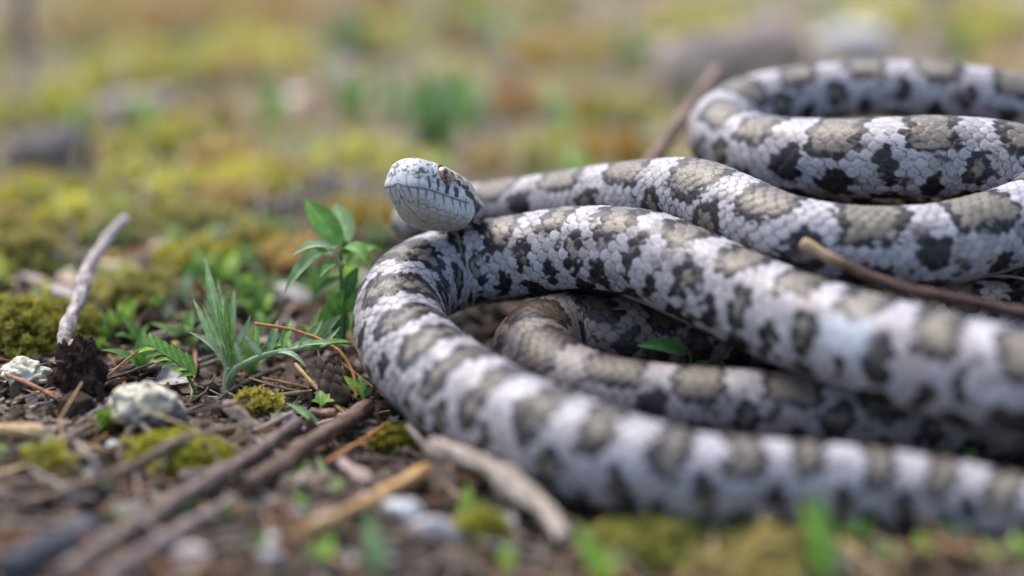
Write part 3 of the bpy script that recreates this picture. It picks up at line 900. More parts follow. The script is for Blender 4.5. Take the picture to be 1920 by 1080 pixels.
flakes('leaf_litter', 11000, 41, 1.0, 'small curled brown and grey leaf fragments covering the ground')
flakes('bark_chips', 1100, 42, 1.8, 'larger flat bark chips scattered through the litter', wide=.7)
crumbs(11000, 43, .65)
needles('twig_litter', 1300, 44, 10, .36, [(.16, .12, .095), (.24, .19, .16), (.10, .07, .055), (.33, .27, .23)], 'short broken grey-brown twig bits lying in the litter')
needles('pine_needle_litter', 700, 45, 16, .24, [(.38, .17, .06), (.42, .26, .12), (.28, .14, .07), (.48, .36, .2)], 'thin rusty dry needles strewn over the ground')

def dry_grass(n, seed):
    g = np.random.default_rng(seed)
    p = G(g.uniform(-100, 1900, n), g.uniform(-120, 470, n)); p = p[(p[:, 1] > 455) & (p[:, 1] < 2500) & ~inside_snake(p, 6)]
    n = len(p); L = g.lognormal(0, .4, n) * 13 * (p[:, 1] / 500) ** .6; w = g.lognormal(0, .3, n) * .8 * (p[:, 1] / 500) ** .6
    az = g.uniform(0, 2 * math.pi, n); le = g.uniform(.05, .8, n)
    D = np.stack([np.cos(az), np.sin(az), np.zeros(n)], -1); Sd = np.stack([-np.sin(az), np.cos(az), np.zeros(n)], -1)
    u = np.linspace(0, 1, 5)
    cen = p[:, None] + D[:, None] * (L * le)[:, None, None] * (u ** 1.7)[None, :, None] + np.array([0, 0, 1.0]) * (L[:, None] * (u - .35 * le[:, None] * u ** 2.5))[..., None]
    hw = w[:, None] * (1 - u ** 2)[None] * .5 + .05
    V = np.stack([cen - Sd[:, None] * hw[..., None], cen + D[:, None] * (hw * .4)[..., None], cen + Sd[:, None] * hw[..., None]], 2)
    idx = np.arange(15).reshape(5, 3); q = np.stack([idx[:-1, :-1], idx[:-1, 1:], idx[1:, 1:], idx[1:, :-1]], -1).reshape(-1, 4)
    Q = q[None] + (np.arange(n) * 15)[:, None, None]
    pal = np.array([(.50, .43, .33), (.42, .36, .28), (.34, .38, .20), (.28, .36, .16), (.46, .42, .22), (.52, .47, .40), (.30, .24, .19)])
    c = np.repeat(pal[g.integers(0, len(pal), n)] * g.uniform(.8, 1.25, (n, 1)), 15, 0)
    tag(mesh_np('dry_grass', V.reshape(-1, 3), Q.reshape(-1, 4), None, c, 'leaf'), 'sparse thin grass and dry stalks standing in the blurred background', 'grass', kind='stuff')
dry_grass(1500, 61)

# ---------------------------------------------------------------- moss cushions
def moss(px, py, wpx, hmm, c0, c1, n, label, ratio=.8, leafl=1.2, group=None, name='moss_cushion', star=5, seed=None):
    c = G1(px, py); s = np.linalg.norm(c - CAMP) / FOC
    rx = wpx * K * s / 2; ry = rx * ratio
    g = np.random.default_rng(int(px * 7 + py) if seed is None else seed)
    # lumpy dome
    nr, na = 9, 36
    rad = np.linspace(0.02, 1, nr)[:, None]; an = np.linspace(0, 2 * math.pi, na, endpoint=False)[None]
    edge = 1 + .28 * vn(np.stack([np.cos(an) * 2, np.sin(an) * 2, 0 * an + px], -1), 1, 5, 2)
    X = c[0] + rx * rad * np.cos(an) * edge; Y = c[1] + ry * rad * np.sin(an) * edge
    def dome(x, y, r):
        b = terrain(x.ravel(), y.ravel()).reshape(x.shape)
        q = np.stack([x, y, np.zeros_like(x)], -1)
        return b + hmm * (1 - r ** 2.2) * (.75 + .45 * vn(q, max(rx * .4, 2.), 7, 2)) - .9 * r ** 4
    Z = dome(X, Y, np.broadcast_to(rad, X.shape))
    V = np.stack([X, Y, Z], -1).reshape(-1, 3); idx = np.arange(nr * na).reshape(nr, na)
    q = np.stack([idx[:-1], np.roll(idx[:-1], -1, 1), np.roll(idx[1:], -1, 1), idx[1:]], -1).reshape(-1, 4)
    parts = [(V, q, None, np.array(c0) * .8)]
    # shoots
    rr = np.sqrt(g.random(n)); aa = g.uniform(0, 2 * math.pi, n)
    ee = 1 + .28 * vn(np.stack([np.cos(aa) * 2, np.sin(aa) * 2, 0 * aa + px], -1), 1, 5, 2)
    x = c[0] + rx * rr * np.cos(aa) * ee; y = c[1] + ry * rr * np.sin(aa) * ee; z = dome(x, y, rr)
    p = np.stack([x, y, z], -1); keep = ~inside_snake(p, .8); p = p[keep]; rr = rr[keep]; aa = aa[keep]; n = len(p)
    sz = leafl * g.lognormal(0, .25, n)
    ax = np.stack([rr * np.cos(aa) * .7, rr * np.sin(aa) * .7, np.ones(n)], -1) + g.normal(0, .25, (n, 3)); ax /= np.linalg.norm(ax, axis=1)[:, None]
    tone = np.clip(.68 + .5 * vn(p, max(rx * .3, 1.5), 11, 2) + g.normal(0, .18, n), 0, 1)
    cs = mix(c0, c1, tone)
    X1 = np.cross(ax, g.normal(0, 1, (n, 3))); X1 /= np.linalg.norm(X1, axis=1)[:, None]; X2 = np.cross(ax, X1)
    W = []; CC = []
    for lay in range(2):
        for k in range(star):
            f = 2 * math.pi * (k + .5 * lay) / star + g.uniform(-.3, .3, n)
            dr = X1 * np.cos(f)[:, None] + X2 * np.sin(f)[:, None]
            b = p + ax * (sz * (.15 + .55 * lay))[:, None]
            tip = b + dr * (sz * (.75 - .25 * lay))[:, None] + ax * (sz * (.35 + .35 * lay))[:, None]
            sd = np.cross(dr, ax) * (sz * .2)[:, None]
            mid = b * .55 + tip * .45 + ax * (sz * .1)[:, None]
            W.append(np.stack([b, mid + sd, tip, mid - sd], 1)); CC.append(cs * (.7 + .4 * lay))
    Wv = np.concatenate(W); Cc = np.concatenate(CC)
    qq = np.arange(len(Wv) * 4).reshape(-1, 4)
    parts.append((Wv.reshape(-1, 3), qq, None, np.repeat(Cc, 4, 0)))
    V, Q, T, C = merge(parts)
    ob = mesh_np(name, V, Q, T, C, 'moss', smooth=False, origin=c)
    return tag(ob, label, 'moss', group)

LANDMARKS = [(50, 150, 'the dead stem behind the moss bank'), (1752, 60, 'the dead stem behind the far loop'), (1370, 115, 'the pale brown log'),
  (1600, 70, 'the large white stone'), (815, 230, 'the tallest green tuft'), (255, 200, 'the pinkish branch piece'), (90, 285, 'the dark branch end'),
  (810, 340, 'the raised head'), (620, 430, 'the broad-leaved plant'), (215, 430, 'the tip of the grey stick'), (1290, 210, 'the slanting stick'),
  (420, 570, 'the grey-green hairy plant'), (540, 385, 'the grey-brown background twig'), (60, 600, 'the thick moss bank'), (1000, 340, 'the thin neck coil'),
  (130, 690, 'the rotten stick base'), (490, 100, 'the brightest yellow moss')]
def near(px, py):
    return min(LANDMARKS, key=lambda q: (q[0] - px) ** 2 + 2 * (q[1] - py) ** 2)[2]
YG0, YG1 = (.19, .19, .02), (.48, .45, .07)
OL0, OL1 = (.20, .18, .05), (.40, .36, .12)
OC0, OC1 = (.30, .20, .07), (.56, .42, .18)
BG0, BG1 = (.38, .36, .07), (.66, .61, .16)
moss(345, 858, 190, 3.0, YG0, YG1, 900, 'bright yellow-green moss cushion between the thin twig and the thick sticks', .75, 1.1)
moss(480, 768, 75, 1.6, OC0, (.42, .38, .06), 140, 'small spiky golden moss tuft beside the brown dried cone', .8, 1.7, star=7)
moss(60, 640, 270, 9, OL0, (.36, .33, .05), 1300, 'thick olive moss bank behind the stick with the rotten base', .8, 1.6)
moss(40, 500, 150, 7, OL0, OL1, 500, 'olive moss hump above the moss bank at the grey stick', .8, 1.8)
moss(215, 800, 34, 1.2, (.10, .2, .02), (.25, .42, .05), 40, 'tiny star-shaped green moss at the pebble', .9, 1.9, star=7)
moss(1215, 1035, 190, 4, YG0, (.45, .42, .12), 420, 'pale yellow moss lump at the edge below the front coil', .8, 1.7)
moss(1440, 1065, 300, 3.5, OL0, (.55, .45, .18), 500, 'ochre moss mat in front of the tail coil', .6, 1.7)
moss(905, 1010, 70, 3, YG0, YG1, 160, 'small yellow-green moss blob below the pale curved stick', .8, 1.6)
moss(90, 880, 80, 3, OL0, YG1, 130, 'small mossy lump with soil left of the thin twig', .8, 1.4)
moss(765, 830, 120, 2, OL0, (.3, .28, .03), 200, 'thin moss patch against the underside of the left bend', .6, 1.3)
bgm = [(490, 118, 230, 10, BG0, BG1), (300, 130, 220, 9, OL0, BG1), (690, 320, 210, 6, YG0, BG1), (480, 350, 170, 6, YG0, BG1), (420, 315, 120, 5, OC0, OC1),
       (545, 505, 130, 5, OC0, OC1), (80, 400, 230, 9, YG0, YG1), (70, 230, 190, 8, BG0, (.45, .45, .1)), (1150, 300, 150, 7, OC0, (.5, .3, .05)),
       (1060, 110, 260, 9, OC0, (.55, .42, .16)), (1330, 60, 200, 9, YG0, BG1), (680, 425, 120, 5, OC0, (.40, .32, .05)), (230, 440, 150, 5, OL0, OL1),
       (420, 30, 420, 10, OC0, (.50, .30, .10)), (1000, 210, 200, 6, (.3, .15, .05), (.50, .30, .14)), (880, 60, 200, 8, (.2, .22, .08), (.42, .44, .2)),
       (1040, 300, 140, 6, (.28, .28, .06), (.52, .50, .16)), (1680, 50, 190, 8, BG0, BG1), (380, 250, 150, 5, OL0, BG1), (930, 320, 110, 5, OC0, OC1), (200, 60, 300, 9, OC0, (.48, .36, .14)),
       (640, 100, 200, 7, OL0, (.4, .38, .16)), (1830, 60, 170, 8, YG0, BG1), (370, 500, 110, 4, YG0, YG1), (250, 560, 130, 4, OL0, OL1)]
gm = np.random.default_rng(71)
for k in range(55):
    px, py = gm.uniform(-60, 1260), gm.uniform(-10, 560)
    if (px > 560 and py > 340) or px > 1180 and py > 200: continue
    a0, a1 = [(YG0, YG1), (OL0, OL1), (OC0, OC1), (BG0, BG1), (OL0, BG1), ((.22, .13, .06), (.42, .27, .13))][k % 6]
    bgm.append((px, py, gm.uniform(50, 130), gm.uniform(4, 9), a0, a1))
for (px, py, w, h, a0, a1) in bgm:
    och = a0 is OC0 or a0[0] > .27
    yel = a0 is BG0
    lab = ('blurred ochre-orange moss mat' if och else
           'blurred bright yellow moss cushion' if yel else 'blurred olive-green moss cushion')
    moss(px, py, w * 1.1, h * .55, np.array(a0) * 1.15, np.minimum(np.array(a1) * 1.05, .8), int(np.clip(w * 2.2, 120, 420)), lab + ' beside ' + near(px, py), .75, 2.6, group=('ochre' if och else 'yellow' if yel else 'olive') + ' moss beside ' + near(px, py), star=4)

# ---------------------------------------------------------------- sticks and stalks
BR0, BR1 = (.075, .050, .040), (.20, .145, .12)
GY0, GY1 = (.17, .135, .12), (.36, .31, .29)
PK0, PK1 = (.20, .14, .125), (.38, .29, .26)
TN0, TN1 = (.36, .22, .10), (.58, .42, .24)
stick('broken_stick', [G1(694, 762, 2.6), G1(600, 822, 2.8), G1(466, 908, 2.4)], 1.65, 1.4, (.07, .042, .032), (.20, .13, .10), 'thick dark brown broken stick running from the snake\'s left bend', 'stick', seed=1, n=150, ns=26, ridges=.14, amp=.07)
stick('fallen_stick', [G1(560, 796, 2.2), G1(430, 880, 2.4), G1(290, 968, 2.4), G1(110, 1082, 2.2)], 1.1, 1.65, (.085, .06, .05), (.24, .175, .15), 'long grey-brown stick slanting down beside the thick broken one', 'stick', seed=2, n=170, ns=22, knots=4)
stick('fallen_stick', [G1(436, 936, 1.5), G1(330, 1005, 1.6), G1(190, 1090, 1.6)], .95, 1.5, (.13, .095, .085), (.28, .21, .19), 'pinkish grey stick lying along the lower side of the long grey-brown stick', 'stick', seed=3, n=110)
stick('thin_twig', [G1(440, 803, 2.6), G1(340, 826, 4.2), G1(225, 885, 3.4), G1(140, 915, 2.4), G1(40, 945, 1.6)], .8, .85, BR0, (.26, .18, .13), 'long thin brown twig lying in front of the lichened pebble', 'twig', seed=4, n=130, ns=12, knots=4)
stick('thin_twig', [G1(135, 822, 2.0), G1(170, 858, 4.6), G1(203, 900, 1.6)], .42, .46, GY0, GY1, 'tiny grey twig crossing over the long thin brown twig', 'twig', seed=5, n=50, ns=9)
stick('straw_stalk', [G1(-30, 803, 2.2), G1(82, 814, 2.2)], 1.25, 1.15, TN0, TN1, 'pale tan straw stalk beside the rotten stick base', 'straw', seed=6, n=60)
stick('straw_stalk', [G1(800, 880, 2.4), G1(690, 938, 2.2), G1(560, 998, 2.0)], 1.15, .85, (.34, .19, .07), (.60, .38, .17), 'orange-tan straw stalk pointing at the pale curved stick', 'straw', seed=7, n=80)
stick('curved_stick', [P(806, 840, -42), P(880, 862, -47), P(955, 900, -53), P(1018, 950, -60), P(1058, 1012, -67)], 1.75, 1.3, (.22, .165, .13), (.52, .44, .37), 'pale weathered curved stick leaning on the front coil', 'stick', seed=8, n=120, ns=20, ridges=.35, knots=3)
stick('twig_stub', [G1(640, 868, 1.2), G1(690, 908, 1.2)], 1.15, 1.2, PK0, PK1, 'short pinkish twig stub between the broken stick and the straw', 'twig', seed=9, n=50)
stick('charred_stick', [G1(20, 1074, 2.0), G1(178, 984, 2.0)], 2.6, 1.8, (.025, .026, .034), (.09, .09, .11), 'short charcoal-black stick at the lower end of the grey sticks', 'stick', seed=10, n=80)
stick('resting_twig', [P(1502, 456, -21.5), P(1580, 496, -24), P(1700, 540, -27), P(1830, 567, -28), P(1990, 604, -30)], 1.15, .9, (.045, .024, .018), (.11, .06, .045), 'dark reddish twig resting in the groove between two thick coils', 'twig', seed=11, n=100, tip=(.34, .23, .13))
stick('leaning_stick', [P(1105, 480, 47), P(1180, 365, 56), P(1240, 278, 64), P(1300, 200, 72), P(1352, 128, 79)], 1.9, 1.5, (.15, .095, .075), (.32, .22, .18), 'brown stick slanting up behind the coils beside the far loop', 'stick', seed=12, n=100)
stick('dark_twig', [G1(480, 425, 1.3), G1(610, 440, 1.6), G1(760, 452, 1.3)], 1.5, 1.5, (.09, .06, .05), (.2, .14, .12), 'dark brown twig lying flat behind the broad-leaved plant', 'twig', seed=13, n=60)
stick('pale_twig', [G1(190, 495, 1.0), G1(300, 530, 1.2), G1(370, 560, 1.0)], 1.1, .9, TN0, (.55, .44, .32), 'pale tan stalk lying behind the grey-green plant', 'straw', seed=14, n=60)
stick('pine_needle', [P(478, 606, 1), P(560, 622, 1), P(632, 655, -2), P(662, 700, -5), P(668, 745, -7)], .34, .3, (.30, .11, .035), (.50, .24, .09), 'single rusty needle arching over the leaves to the snake', 'needle', seed=15, n=70, ns=8, wob=.1, amp=.05, ridges=0, knots=0)
stick('pine_needle', [G1(728, 792, 1.6), G1(680, 825, 2.6), G1(612, 866, 1.6)], .36, .34, (.33, .12, .04), (.52, .26, .10), 'rusty needle below the broken stick near the left bend', 'needle', seed=16, n=50, ns=8, wob=.1, amp=.05, ridges=0, knots=0)
stick('pine_needle', [G1(440, 746, 1.6), G1(510, 741, 2.2), G1(585, 733, 1.6)], .38, .36, (.30, .2, .1), (.5, .36, .2), 'straw-coloured needle lying beside the dried cone', 'needle', seed=17, n=50, ns=8, wob=.1, amp=.05, ridges=0, knots=0)
stick('pine_needle', [G1(-20, 690, 3.0), G1(60, 722, 3.0), G1(110, 748, 1.8)], .45, .4, (.22, .09, .05), (.36, .17, .10), 'reddish needle running up to the rotten stick base', 'needle', seed=18, n=50, ns=8, wob=.1, amp=.05, ridges=0, knots=0)
stick('thin_twig', [G1(480, 825, .6), G1(505, 838, 1.4), G1(530, 858, .5)], .5, .4, GY0, GY1, 'short grey twig lying across the long grey-brown stick', 'twig', seed=19, n=40, ns=9)
stick('twig_stub', [G1(582, 772, .9), G1(628, 778, .9)], .75, .75, (.16, .08, .06), (.33, .19, .14), 'short reddish twig stub at the foot of the dried cone', 'twig', seed=20, n=40)
stick('curled_stem', [P(97, 806, -9), P(104, 770, -9), P(93, 742, -8), P(88, 732, -8)], .28, .18, (.5, .46, .42), (.7, .66, .62), 'thin whitish curled stem in front of the rotten stick base', 'stem', seed=21, n=40, ns=7, wob=.4, knots=0)
stick('dead_stem', [G1(58, 262, 0), P(46, 120, 210), P(38, -80, 215)], 2.6, 2.1, (.10, .075, .065), (.2, .16, .14), 'dark upright dead stem far behind the moss bank', 'stem', seed=22, n=60)
stick('dead_stem', [G1(1750, 75, 0), P(1752, 20, 330), P(1758, -120, 332)], 3.0, 2.6, (.09, .075, .075), (.2, .17, .17), 'dark upright dead stem standing behind the far loop', 'stem', seed=23, n=60)
stick('bark_log', [G1(1250, 150, 7), G1(1360, 122, 9), G1(1490, 92, 8)], 9.5, 8.0, (.20, .15, .13), (.42, .34, .30), 'pale brown log piece lying behind the slanting stick', 'log', seed=24, n=80, ns=26, ridges=.3)
stick('dark_branch', [G1(20, 292, 4), G1(160, 288, 4)], 5.0, 4.2, (.05, .045, .045), (.15, .13, .13), 'blurred dark branch end left in the background litter', 'branch', seed=25, n=60, ns=20)
stick('pale_branch', [G1(180, 215, 3), G1(330, 190, 4)], 4.0, 3.0, (.32, .25, .23), (.50, .41, .39), 'blurred pinkish pale branch piece before the background moss', 'branch', seed=26, n=60, ns=20)
stick('dark_branch', [G1(480, 395, 2), G1(590, 375, 2)], 2.2, 1.8, (.09, .07, .065), (.24, .19, .17), 'blurred grey-brown twig behind the dark flat twig', 'twig', seed=27, n=60)
g_tw = np.random.default_rng(77)
for k in range(34):
    px = g_tw.uniform(-40, 1180); py = g_tw.uniform(20, 560)
    if px > 640 and py > 300: continue
    dx = g_tw.normal(0, 70); dy = g_tw.normal(0, 14)
    tone = g_tw.uniform(.6, 1.5)
    stick('background_twig', [G1(px, py, 1.2), G1(px + dx / 2, py + dy / 2, 2.2), G1(px + dx, py + dy, 1.2)], g_tw.uniform(.8, 1.7), g_tw.uniform(.7, 1.4),
          np.array((.16, .115, .095)) * tone, np.array((.32, .25, .22)) * tone, 'blurred brown twig lying in the litter beside ' + near(px, py), 'twig', group='background twigs beside ' + near(px, py), seed=100 + k, n=24, ns=8)

# the stick with the rotten base
root = empty('rotten_stick', G1(145, 785), 'grey stick rising from a dark crumbly rotten base on the soil', 'stick')
stick('stem', [P(120, 672, -1), P(124, 630, 3), P(142, 575, 13), P(168, 505, 27), P(196, 455, 40), P(238, 410, 52)], 1.35, 1.15, GY0, (.42, .36, .36), None, None, seed=31, n=110, ns=18, parent=root, knots=4, wob=.5)
def lump(name, c, r, amp, fs, seed, c0, c1, sub=5, material='crumb', oct=4, cs=None, smooth=True):
    iv, it = ico_n(sub)
    r = np.asarray(r, float)
    d = 1 + amp * vn(iv * r.mean(), fs, seed, oct)
    V = np.asarray(c) + iv * r * d[:, None]
    f = .5 + .5 * vn(V, cs or fs * .6, seed + 3, 3)
    return mesh_np(name, V, None, it, mix(c0, c1, sstep(.3, .75, f)), material, origin=c, smooth=smooth)
adopt(lump('rotten_base', P(147, 722, -3), (4.9, 4.6, 8.8), .55, 2.2, 5, (.014, .009, .008), (.07, .042, .032), 6, smooth=False), root)
adopt(lump('torn_wood', P(139, 657, -3), (1.3, 1.2, 2.2), .6, 1.2, 6, (.35, .2, .10), (.55, .42, .28), 4, 'bark'), root)
g_r = np.random.default_rng(6)
for k in range(7):
    p0 = P(146 + g_r.uniform(-40, 40), 690 + g_r.uniform(-30, 70), -6)
    p1 = p0 + np.array([g_r.normal(0, 3.2), g_r.normal(-1.5, 1.5), g_r.normal(-1.0, 2.5)])
    stick('rootlet', [p0, (p0 + p1) / 2 + g_r.normal(0, .8, 3), p1], .28, .15, (.06, .04, .035), (.22, .16, .13), None, None, seed=60 + k, n=20, ns=6, parent=root, knots=0)

# ---------------------------------------------------------------- stones
def stone(px, py, wpx, hpx, c0, c1, label, seed, sink=.35, depth=.8, spots=True, name='pebble'):
    b = G1(px, py + hpx * .5); s = np.linalg.norm(b - CAMP) / FOC
    rx = wpx * K * s / 2; rz = hpx * K * s / 2 / CT * .95; ry = rx * depth
    c = b + np.array([0, ry * .6, rz * (1 - sink)])
    iv, it = ico_n(5)
    n4 = vn(iv, .9, seed, 2); n5 = vn(iv, .35, seed + 1, 3); 
    fac = np.abs(vn(iv, .7, seed + 2, 1))
    V = c + iv * np.array([rx, ry, rz]) * (1 + .36 * n4 + .22 * n5 - .25 * fac)[:, None]
    col = mix(c0, c1, sstep(-.25, .3, vn(iv, .5, seed + 4, 3)))
    if spots:
        col = mix(col, (.46, .33, .12), sstep(.0, .3, vn(iv, .5, seed + 6, 3)) * .75)
        col = mix(col, (.10, .105, .12), sstep(.0, .2, vn(iv, .42, seed + 5, 4)) * .85)
        col = mix(col, (.06, .06, .06), sstep(.35, .5, vn(iv, .1, seed + 7, 2)) * .6)
    ob = mesh_np(name, V, None, it, col, 'stone', origin=c)
    return tag(ob, label, 'stone')
stone(266, 756, 146, 104, (.44, .40, .30), (.60, .55, .43), 'whitish lichen-spotted pebble beside the rotten stick base', 3)
stone(757, 958, 78, 46, (.50, .49, .47), (.68, .67, .66), 'small white stone below the orange-tan straw', 8, spots=False)
stone(1600, 75, 170, 90, (.48, .46, .46), (.62, .60, .62), 'large white stone in the background behind the far loop', 9, spots=False)
stone(1170, 1040, 60, 40, (.5, .47, .42), (.62, .58, .52), 'pale stone beside the yellow moss lump under the front coil', 10, spots=False)
stone(45, 700, 90, 60, (.46, .44, .33), (.60, .57, .46), 'pale lichen-covered stone next to the moss bank', 14, spots=False)
stone(505, 1040, 46, 30, (.3, .29, .3), (.42, .41, .42), 'small grey stone at the foot of the bottom leaves', 16, spots=False)
stone(560, 960, 26, 22, (.22, .23, .27), (.34, .35, .4), 'tiny blue-grey stone near the straw stalk', 17, spots=False)

# ---------------------------------------------------------------- dry leaves / chips that can be told apart
def chip(px, py, wpx, hpx, c, label, seed, tilt=(0, -.6, 1), rot=0.0, name='dry_leaf', cat='dead leaf', curl=.25, group=None, lift=.8):
    b = G1(px, py, lift); s = np.linalg.norm(b - CAMP) / FOC
    N = np.asarray(tilt, float); N /= np.linalg.norm(N)
    Xv = np.array([math.cos(rot), 0, math.sin(rot)]); Xv -= N * Xv.dot(N); Xv /= np.linalg.norm(Xv); Yv = np.cross(N, Xv)
    g = np.random.default_rng(seed)
    p0 = b - Xv * wpx * K * s / 2; p1 = b + Xv * wpx * K * s / 2
    V, q, kk, uu = leaf_np(p0, p1, hpx * K * s, N, arch=curl * .5, fold=g.normal(0, .3), n=14, m=4)
    V = V + N * (np.stack([vn(V, hpx * K * s * .35, seed, 2)], -1) * hpx * K * s * .16) + Yv * (vn(V, hpx * K * s * .5, seed + 1) * hpx * K * s * .15)[:, None]
    up = max(0, (terrain0(V[:, 0], V[:, 1]) - V[:, 2]).max() * .6); V[:, 2] += up
    col = np.array(c)[None] * (1 + .35 * vn(V, 1.4, seed + 2, 3))[:, None] * (1 - .3 * np.exp(-(kk / .1) ** 2))[:, None]
    ob = mesh_np(name, V, q, None, col, 'litter', origin=b)
    return tag(ob, label, cat, group)
chip(325, 712, 70, 42, (.52, .46, .44), 'pale grey dry leaf behind the lichened pebble', 1, (-.2, -.7, 1), -.4)
chip(828, 905, 90, 62, (.52, .36, .27), 'pinkish tan dry leaf under the pale curved stick', 2, (.3, -.9, .6), 1.2)
chip(204, 1012, 60, 22, (.62, .58, .46), 'cream wood chip beside the charcoal-black stick', 3, (0, -.5, 1), .5, name='wood_chip', cat='wood chip')
chip(452, 790, 90, 34, (.30, .21, .16), 'curled brown dry leaf by the golden moss tuft', 4, (.4, -.6, .8), -1.0)
chip(150, 935, 60, 24, (.40, .30, .24), 'flat brown dry leaf bit below the thin twig', 5, (0, -.3, 1), .1)
chip(545, 795, 60, 30, (.46, .42, .40), 'light grey leaf bit beside the long grey-brown stick', 6, (.2, -.4, 1), -.2)
chip(240, 960, 52, 40, (.48, .38, .33), 'pinkish leaf bit between the sticks and the cream wood chip', 7, (.1, -.7, .8), .6)
chip(830, 1000, 130, 60, (.40, .38, .40), 'grey crumpled leaf below the small white stone', 8, (.1, -.6, .9), -.2)
chip(360, 1040, 70, 50, (.50, .43, .40), 'pale leaf bit lying under the pinkish grey stick', 9, (.1, -.6, .9), .3)
chip(650, 800, 60, 26, (.42, .36, .30), 'tan leaf bit tucked under the broken stick', 10, (.1, -.6, .9), .5)
g_c = np.random.default_rng(12)
for k in range(46):
    px = g_c.uniform(-20, 1200); py = g_c.uniform(30, 640)
    if px > 560 and py > 330: continue
    ti = g_c.integers(0, 7); tone = FARPAL[ti] * g_c.uniform(.9, 1.3)
    LT = ['pinkish brown', 'pale buff', 'red-brown', 'ochre', 'dark brown', 'cream', 'greyish pink'][ti]
    chip(px, py, g_c.uniform(40, 95), g_c.uniform(22, 50), tone, LT + ' dry leaf lying beside ' + near(px, py), 200 + k,
         (g_c.normal(0, .4), -g_c.uniform(0, 1), 1), g_c.uniform(-.8, .8), group=LT + ' dry leaves beside ' + near(px, py), name='background_leaf', curl=g_c.uniform(.0, .5))
for k in range(26):
    px = g_c.uniform(-20, 680); py = g_c.uniform(760, 1075)
    tone = NEARPAL[g_c.integers(0, len(NEARPAL))] * g_c.uniform(.9, 1.6)
    chip(px, py, g_c.uniform(22, 55), g_c.uniform(14, 28), tone, 'small brown dry leaf bit among the fallen sticks', 300 + k,
         (g_c.normal(0, .4), -g_c.uniform(0, .8), 1), g_c.uniform(-.8, .8), group='dry leaf bits among the sticks', name='leaf_bit', curl=g_c.uniform(.0, .5))

# dried cone
cb = P(636, 752, -4)
root = empty('dried_cone', cb, 'brown dried cone with overlapping papery scales beside the left bend', 'cone')
axc = P(612, 682, -1) - cb; Lc = np.linalg.norm(axc); axc /= Lc
V, q, t, qq = tube_np(spline([cb - axc * .8, cb + axc * Lc * .9], 16), np.linspace(2.0, 1.1, 16), 12, .2, 2, 3)
core = mesh_np('core', V, q, t, np.tile((.06, .04, .03), (len(V), 1)), 'bark', origin=cb); adopt(core, root)
e1 = np.cross(axc, [0, 1, 0]); e1 /= np.linalg.norm(e1); e2 = np.cross(axc, e1)
for k in range(34):
    f = k * 2.39996; h = .02 + .85 * k / 34
    rd = e1 * math.cos(f) + e2 * math.sin(f)
    b = cb + axc * Lc * h + rd * 1.5
    tp = b + rd * (1.7 - h * .8) + axc * (1.9 + .4 * math.sin(k * 3))
    V, q, kk, uu = leaf_np(b, tp, 2.6 - h, rd, arch=.18, fold=.35, n=7, m=2, shape='lance')
    c = mix(np.array((.10, .065, .045)), np.array((.30, .21, .15)), uu) * (.8 + .4 * ((k * 37) % 10) / 10)
    o = mesh_np('cone_scale', V, q, None, c, 'litter', origin=b); adopt(o, root)
stick('stalk', [cb + axc * Lc * .8, P(600, 672, -1), P(598, 655, 0), P(622, 645, 0)], .35, .2, (.12, .08, .06), (.28, .2, .16), None, None, seed=71, n=24, ns=7, parent=root, knots=0)

# ---------------------------------------------------------------- plants
GRN = {'g': (.12, .26, .05), 'b': (.18, .29, .13), 'y': (.27, .44, .06), 'd': (.05, .13, .03), 's': (.26, .34, .20), 'p': (.38, .50, .17)}
def plant(name, base, label, leaves, cat='plant', group=None, stems=()):
    b = P(*base) if len(base) == 3 else G1(*base)
    b = b.copy(); b[2] = terrain(b[0], b[1])[0]
    root = empty(name, b, label, cat, group)
    for (pl, r0, r1, c) in stems:
        stick('stem', [b if q is None else P(*q) for q in pl], r0, r1, np.array(GRN[c]) * .8, np.array(GRN[c]) * 1.15, None, None, seed=int(r0 * 997) + len(pl), n=30, ns=8, parent=root, knots=0, wob=.2, ridges=.05, material='leaf')
    for (x0, y0, d0, x1, y1, d1, w, c, shape, arch, nrm) in leaves:
        leaf('leaf', P(x0, y0, d0), P(x1, y1, d1), w * K * (1 + d0 / FOC), GRN[c], nrm, root, shape=shape, arch=arch)
    return root
F_, U_ = (0, -.8, .6), (0, -.25, 1)
plant('broad_leaved_plant', (640, 668, 14), 'green broad-leaved plant standing behind the left bend of the snake', [
  (640, 462, 16, 572, 374, 20, 52, 'g', 'lance', .06, F_), (655, 455, 20, 628, 382, 26, 46, 'b', 'lance', .05, F_),
  (632, 462, 14, 533, 552, 8, 34, 'b', 'lance', .16, U_), (628, 470, 13, 548, 480, 9, 30, 's', 'lance', .2, U_),
  (640, 468, 16, 696, 504, 12, 36, 'g', 'lance', .28, U_), (600, 626, 13, 646, 540, 14, 36, 'g', 'lance', .04, F_),
  (636, 640, 16, 640, 556, 18, 40, 'd', 'lance', .05, F_), (640, 478, 18, 560, 505, 22, 28, 'b', 'lance', .2, U_),
  (650, 500, 22, 716, 470, 30, 34, 'g', 'lance', .2, U_), (645, 520, 18, 585, 575, 20, 26, 'd', 'lance', .15, U_),
  (596, 640, 10, 640, 590, 8, 22, 'b', 'lance', .2, F_), (640, 500, 16, 575, 462, 12, 30, 's', 'lance', .22, U_), (642, 505, 15, 600, 520, 6, 30, 'g', 'lance', .2, U_),
  (640, 480, 15, 690, 470, 16, 32, 'g', 'lance', .2, U_), (645, 590, 15, 690, 530, 16, 30, 'g', 'lance', .1, F_), (640, 600, 14, 610, 545, 12, 28, 'g', 'lance', .1, F_), (640, 640, 13, 575, 630, 10, 20, 'b', 'lance', .2, U_), (645, 560, 15, 672, 500, 14, 30, 'd', 'lance', .1, F_)],
  stems=[([None, (645, 600, 15), (640, 520, 16), (640, 462, 16)], .45, .35, 'd')])
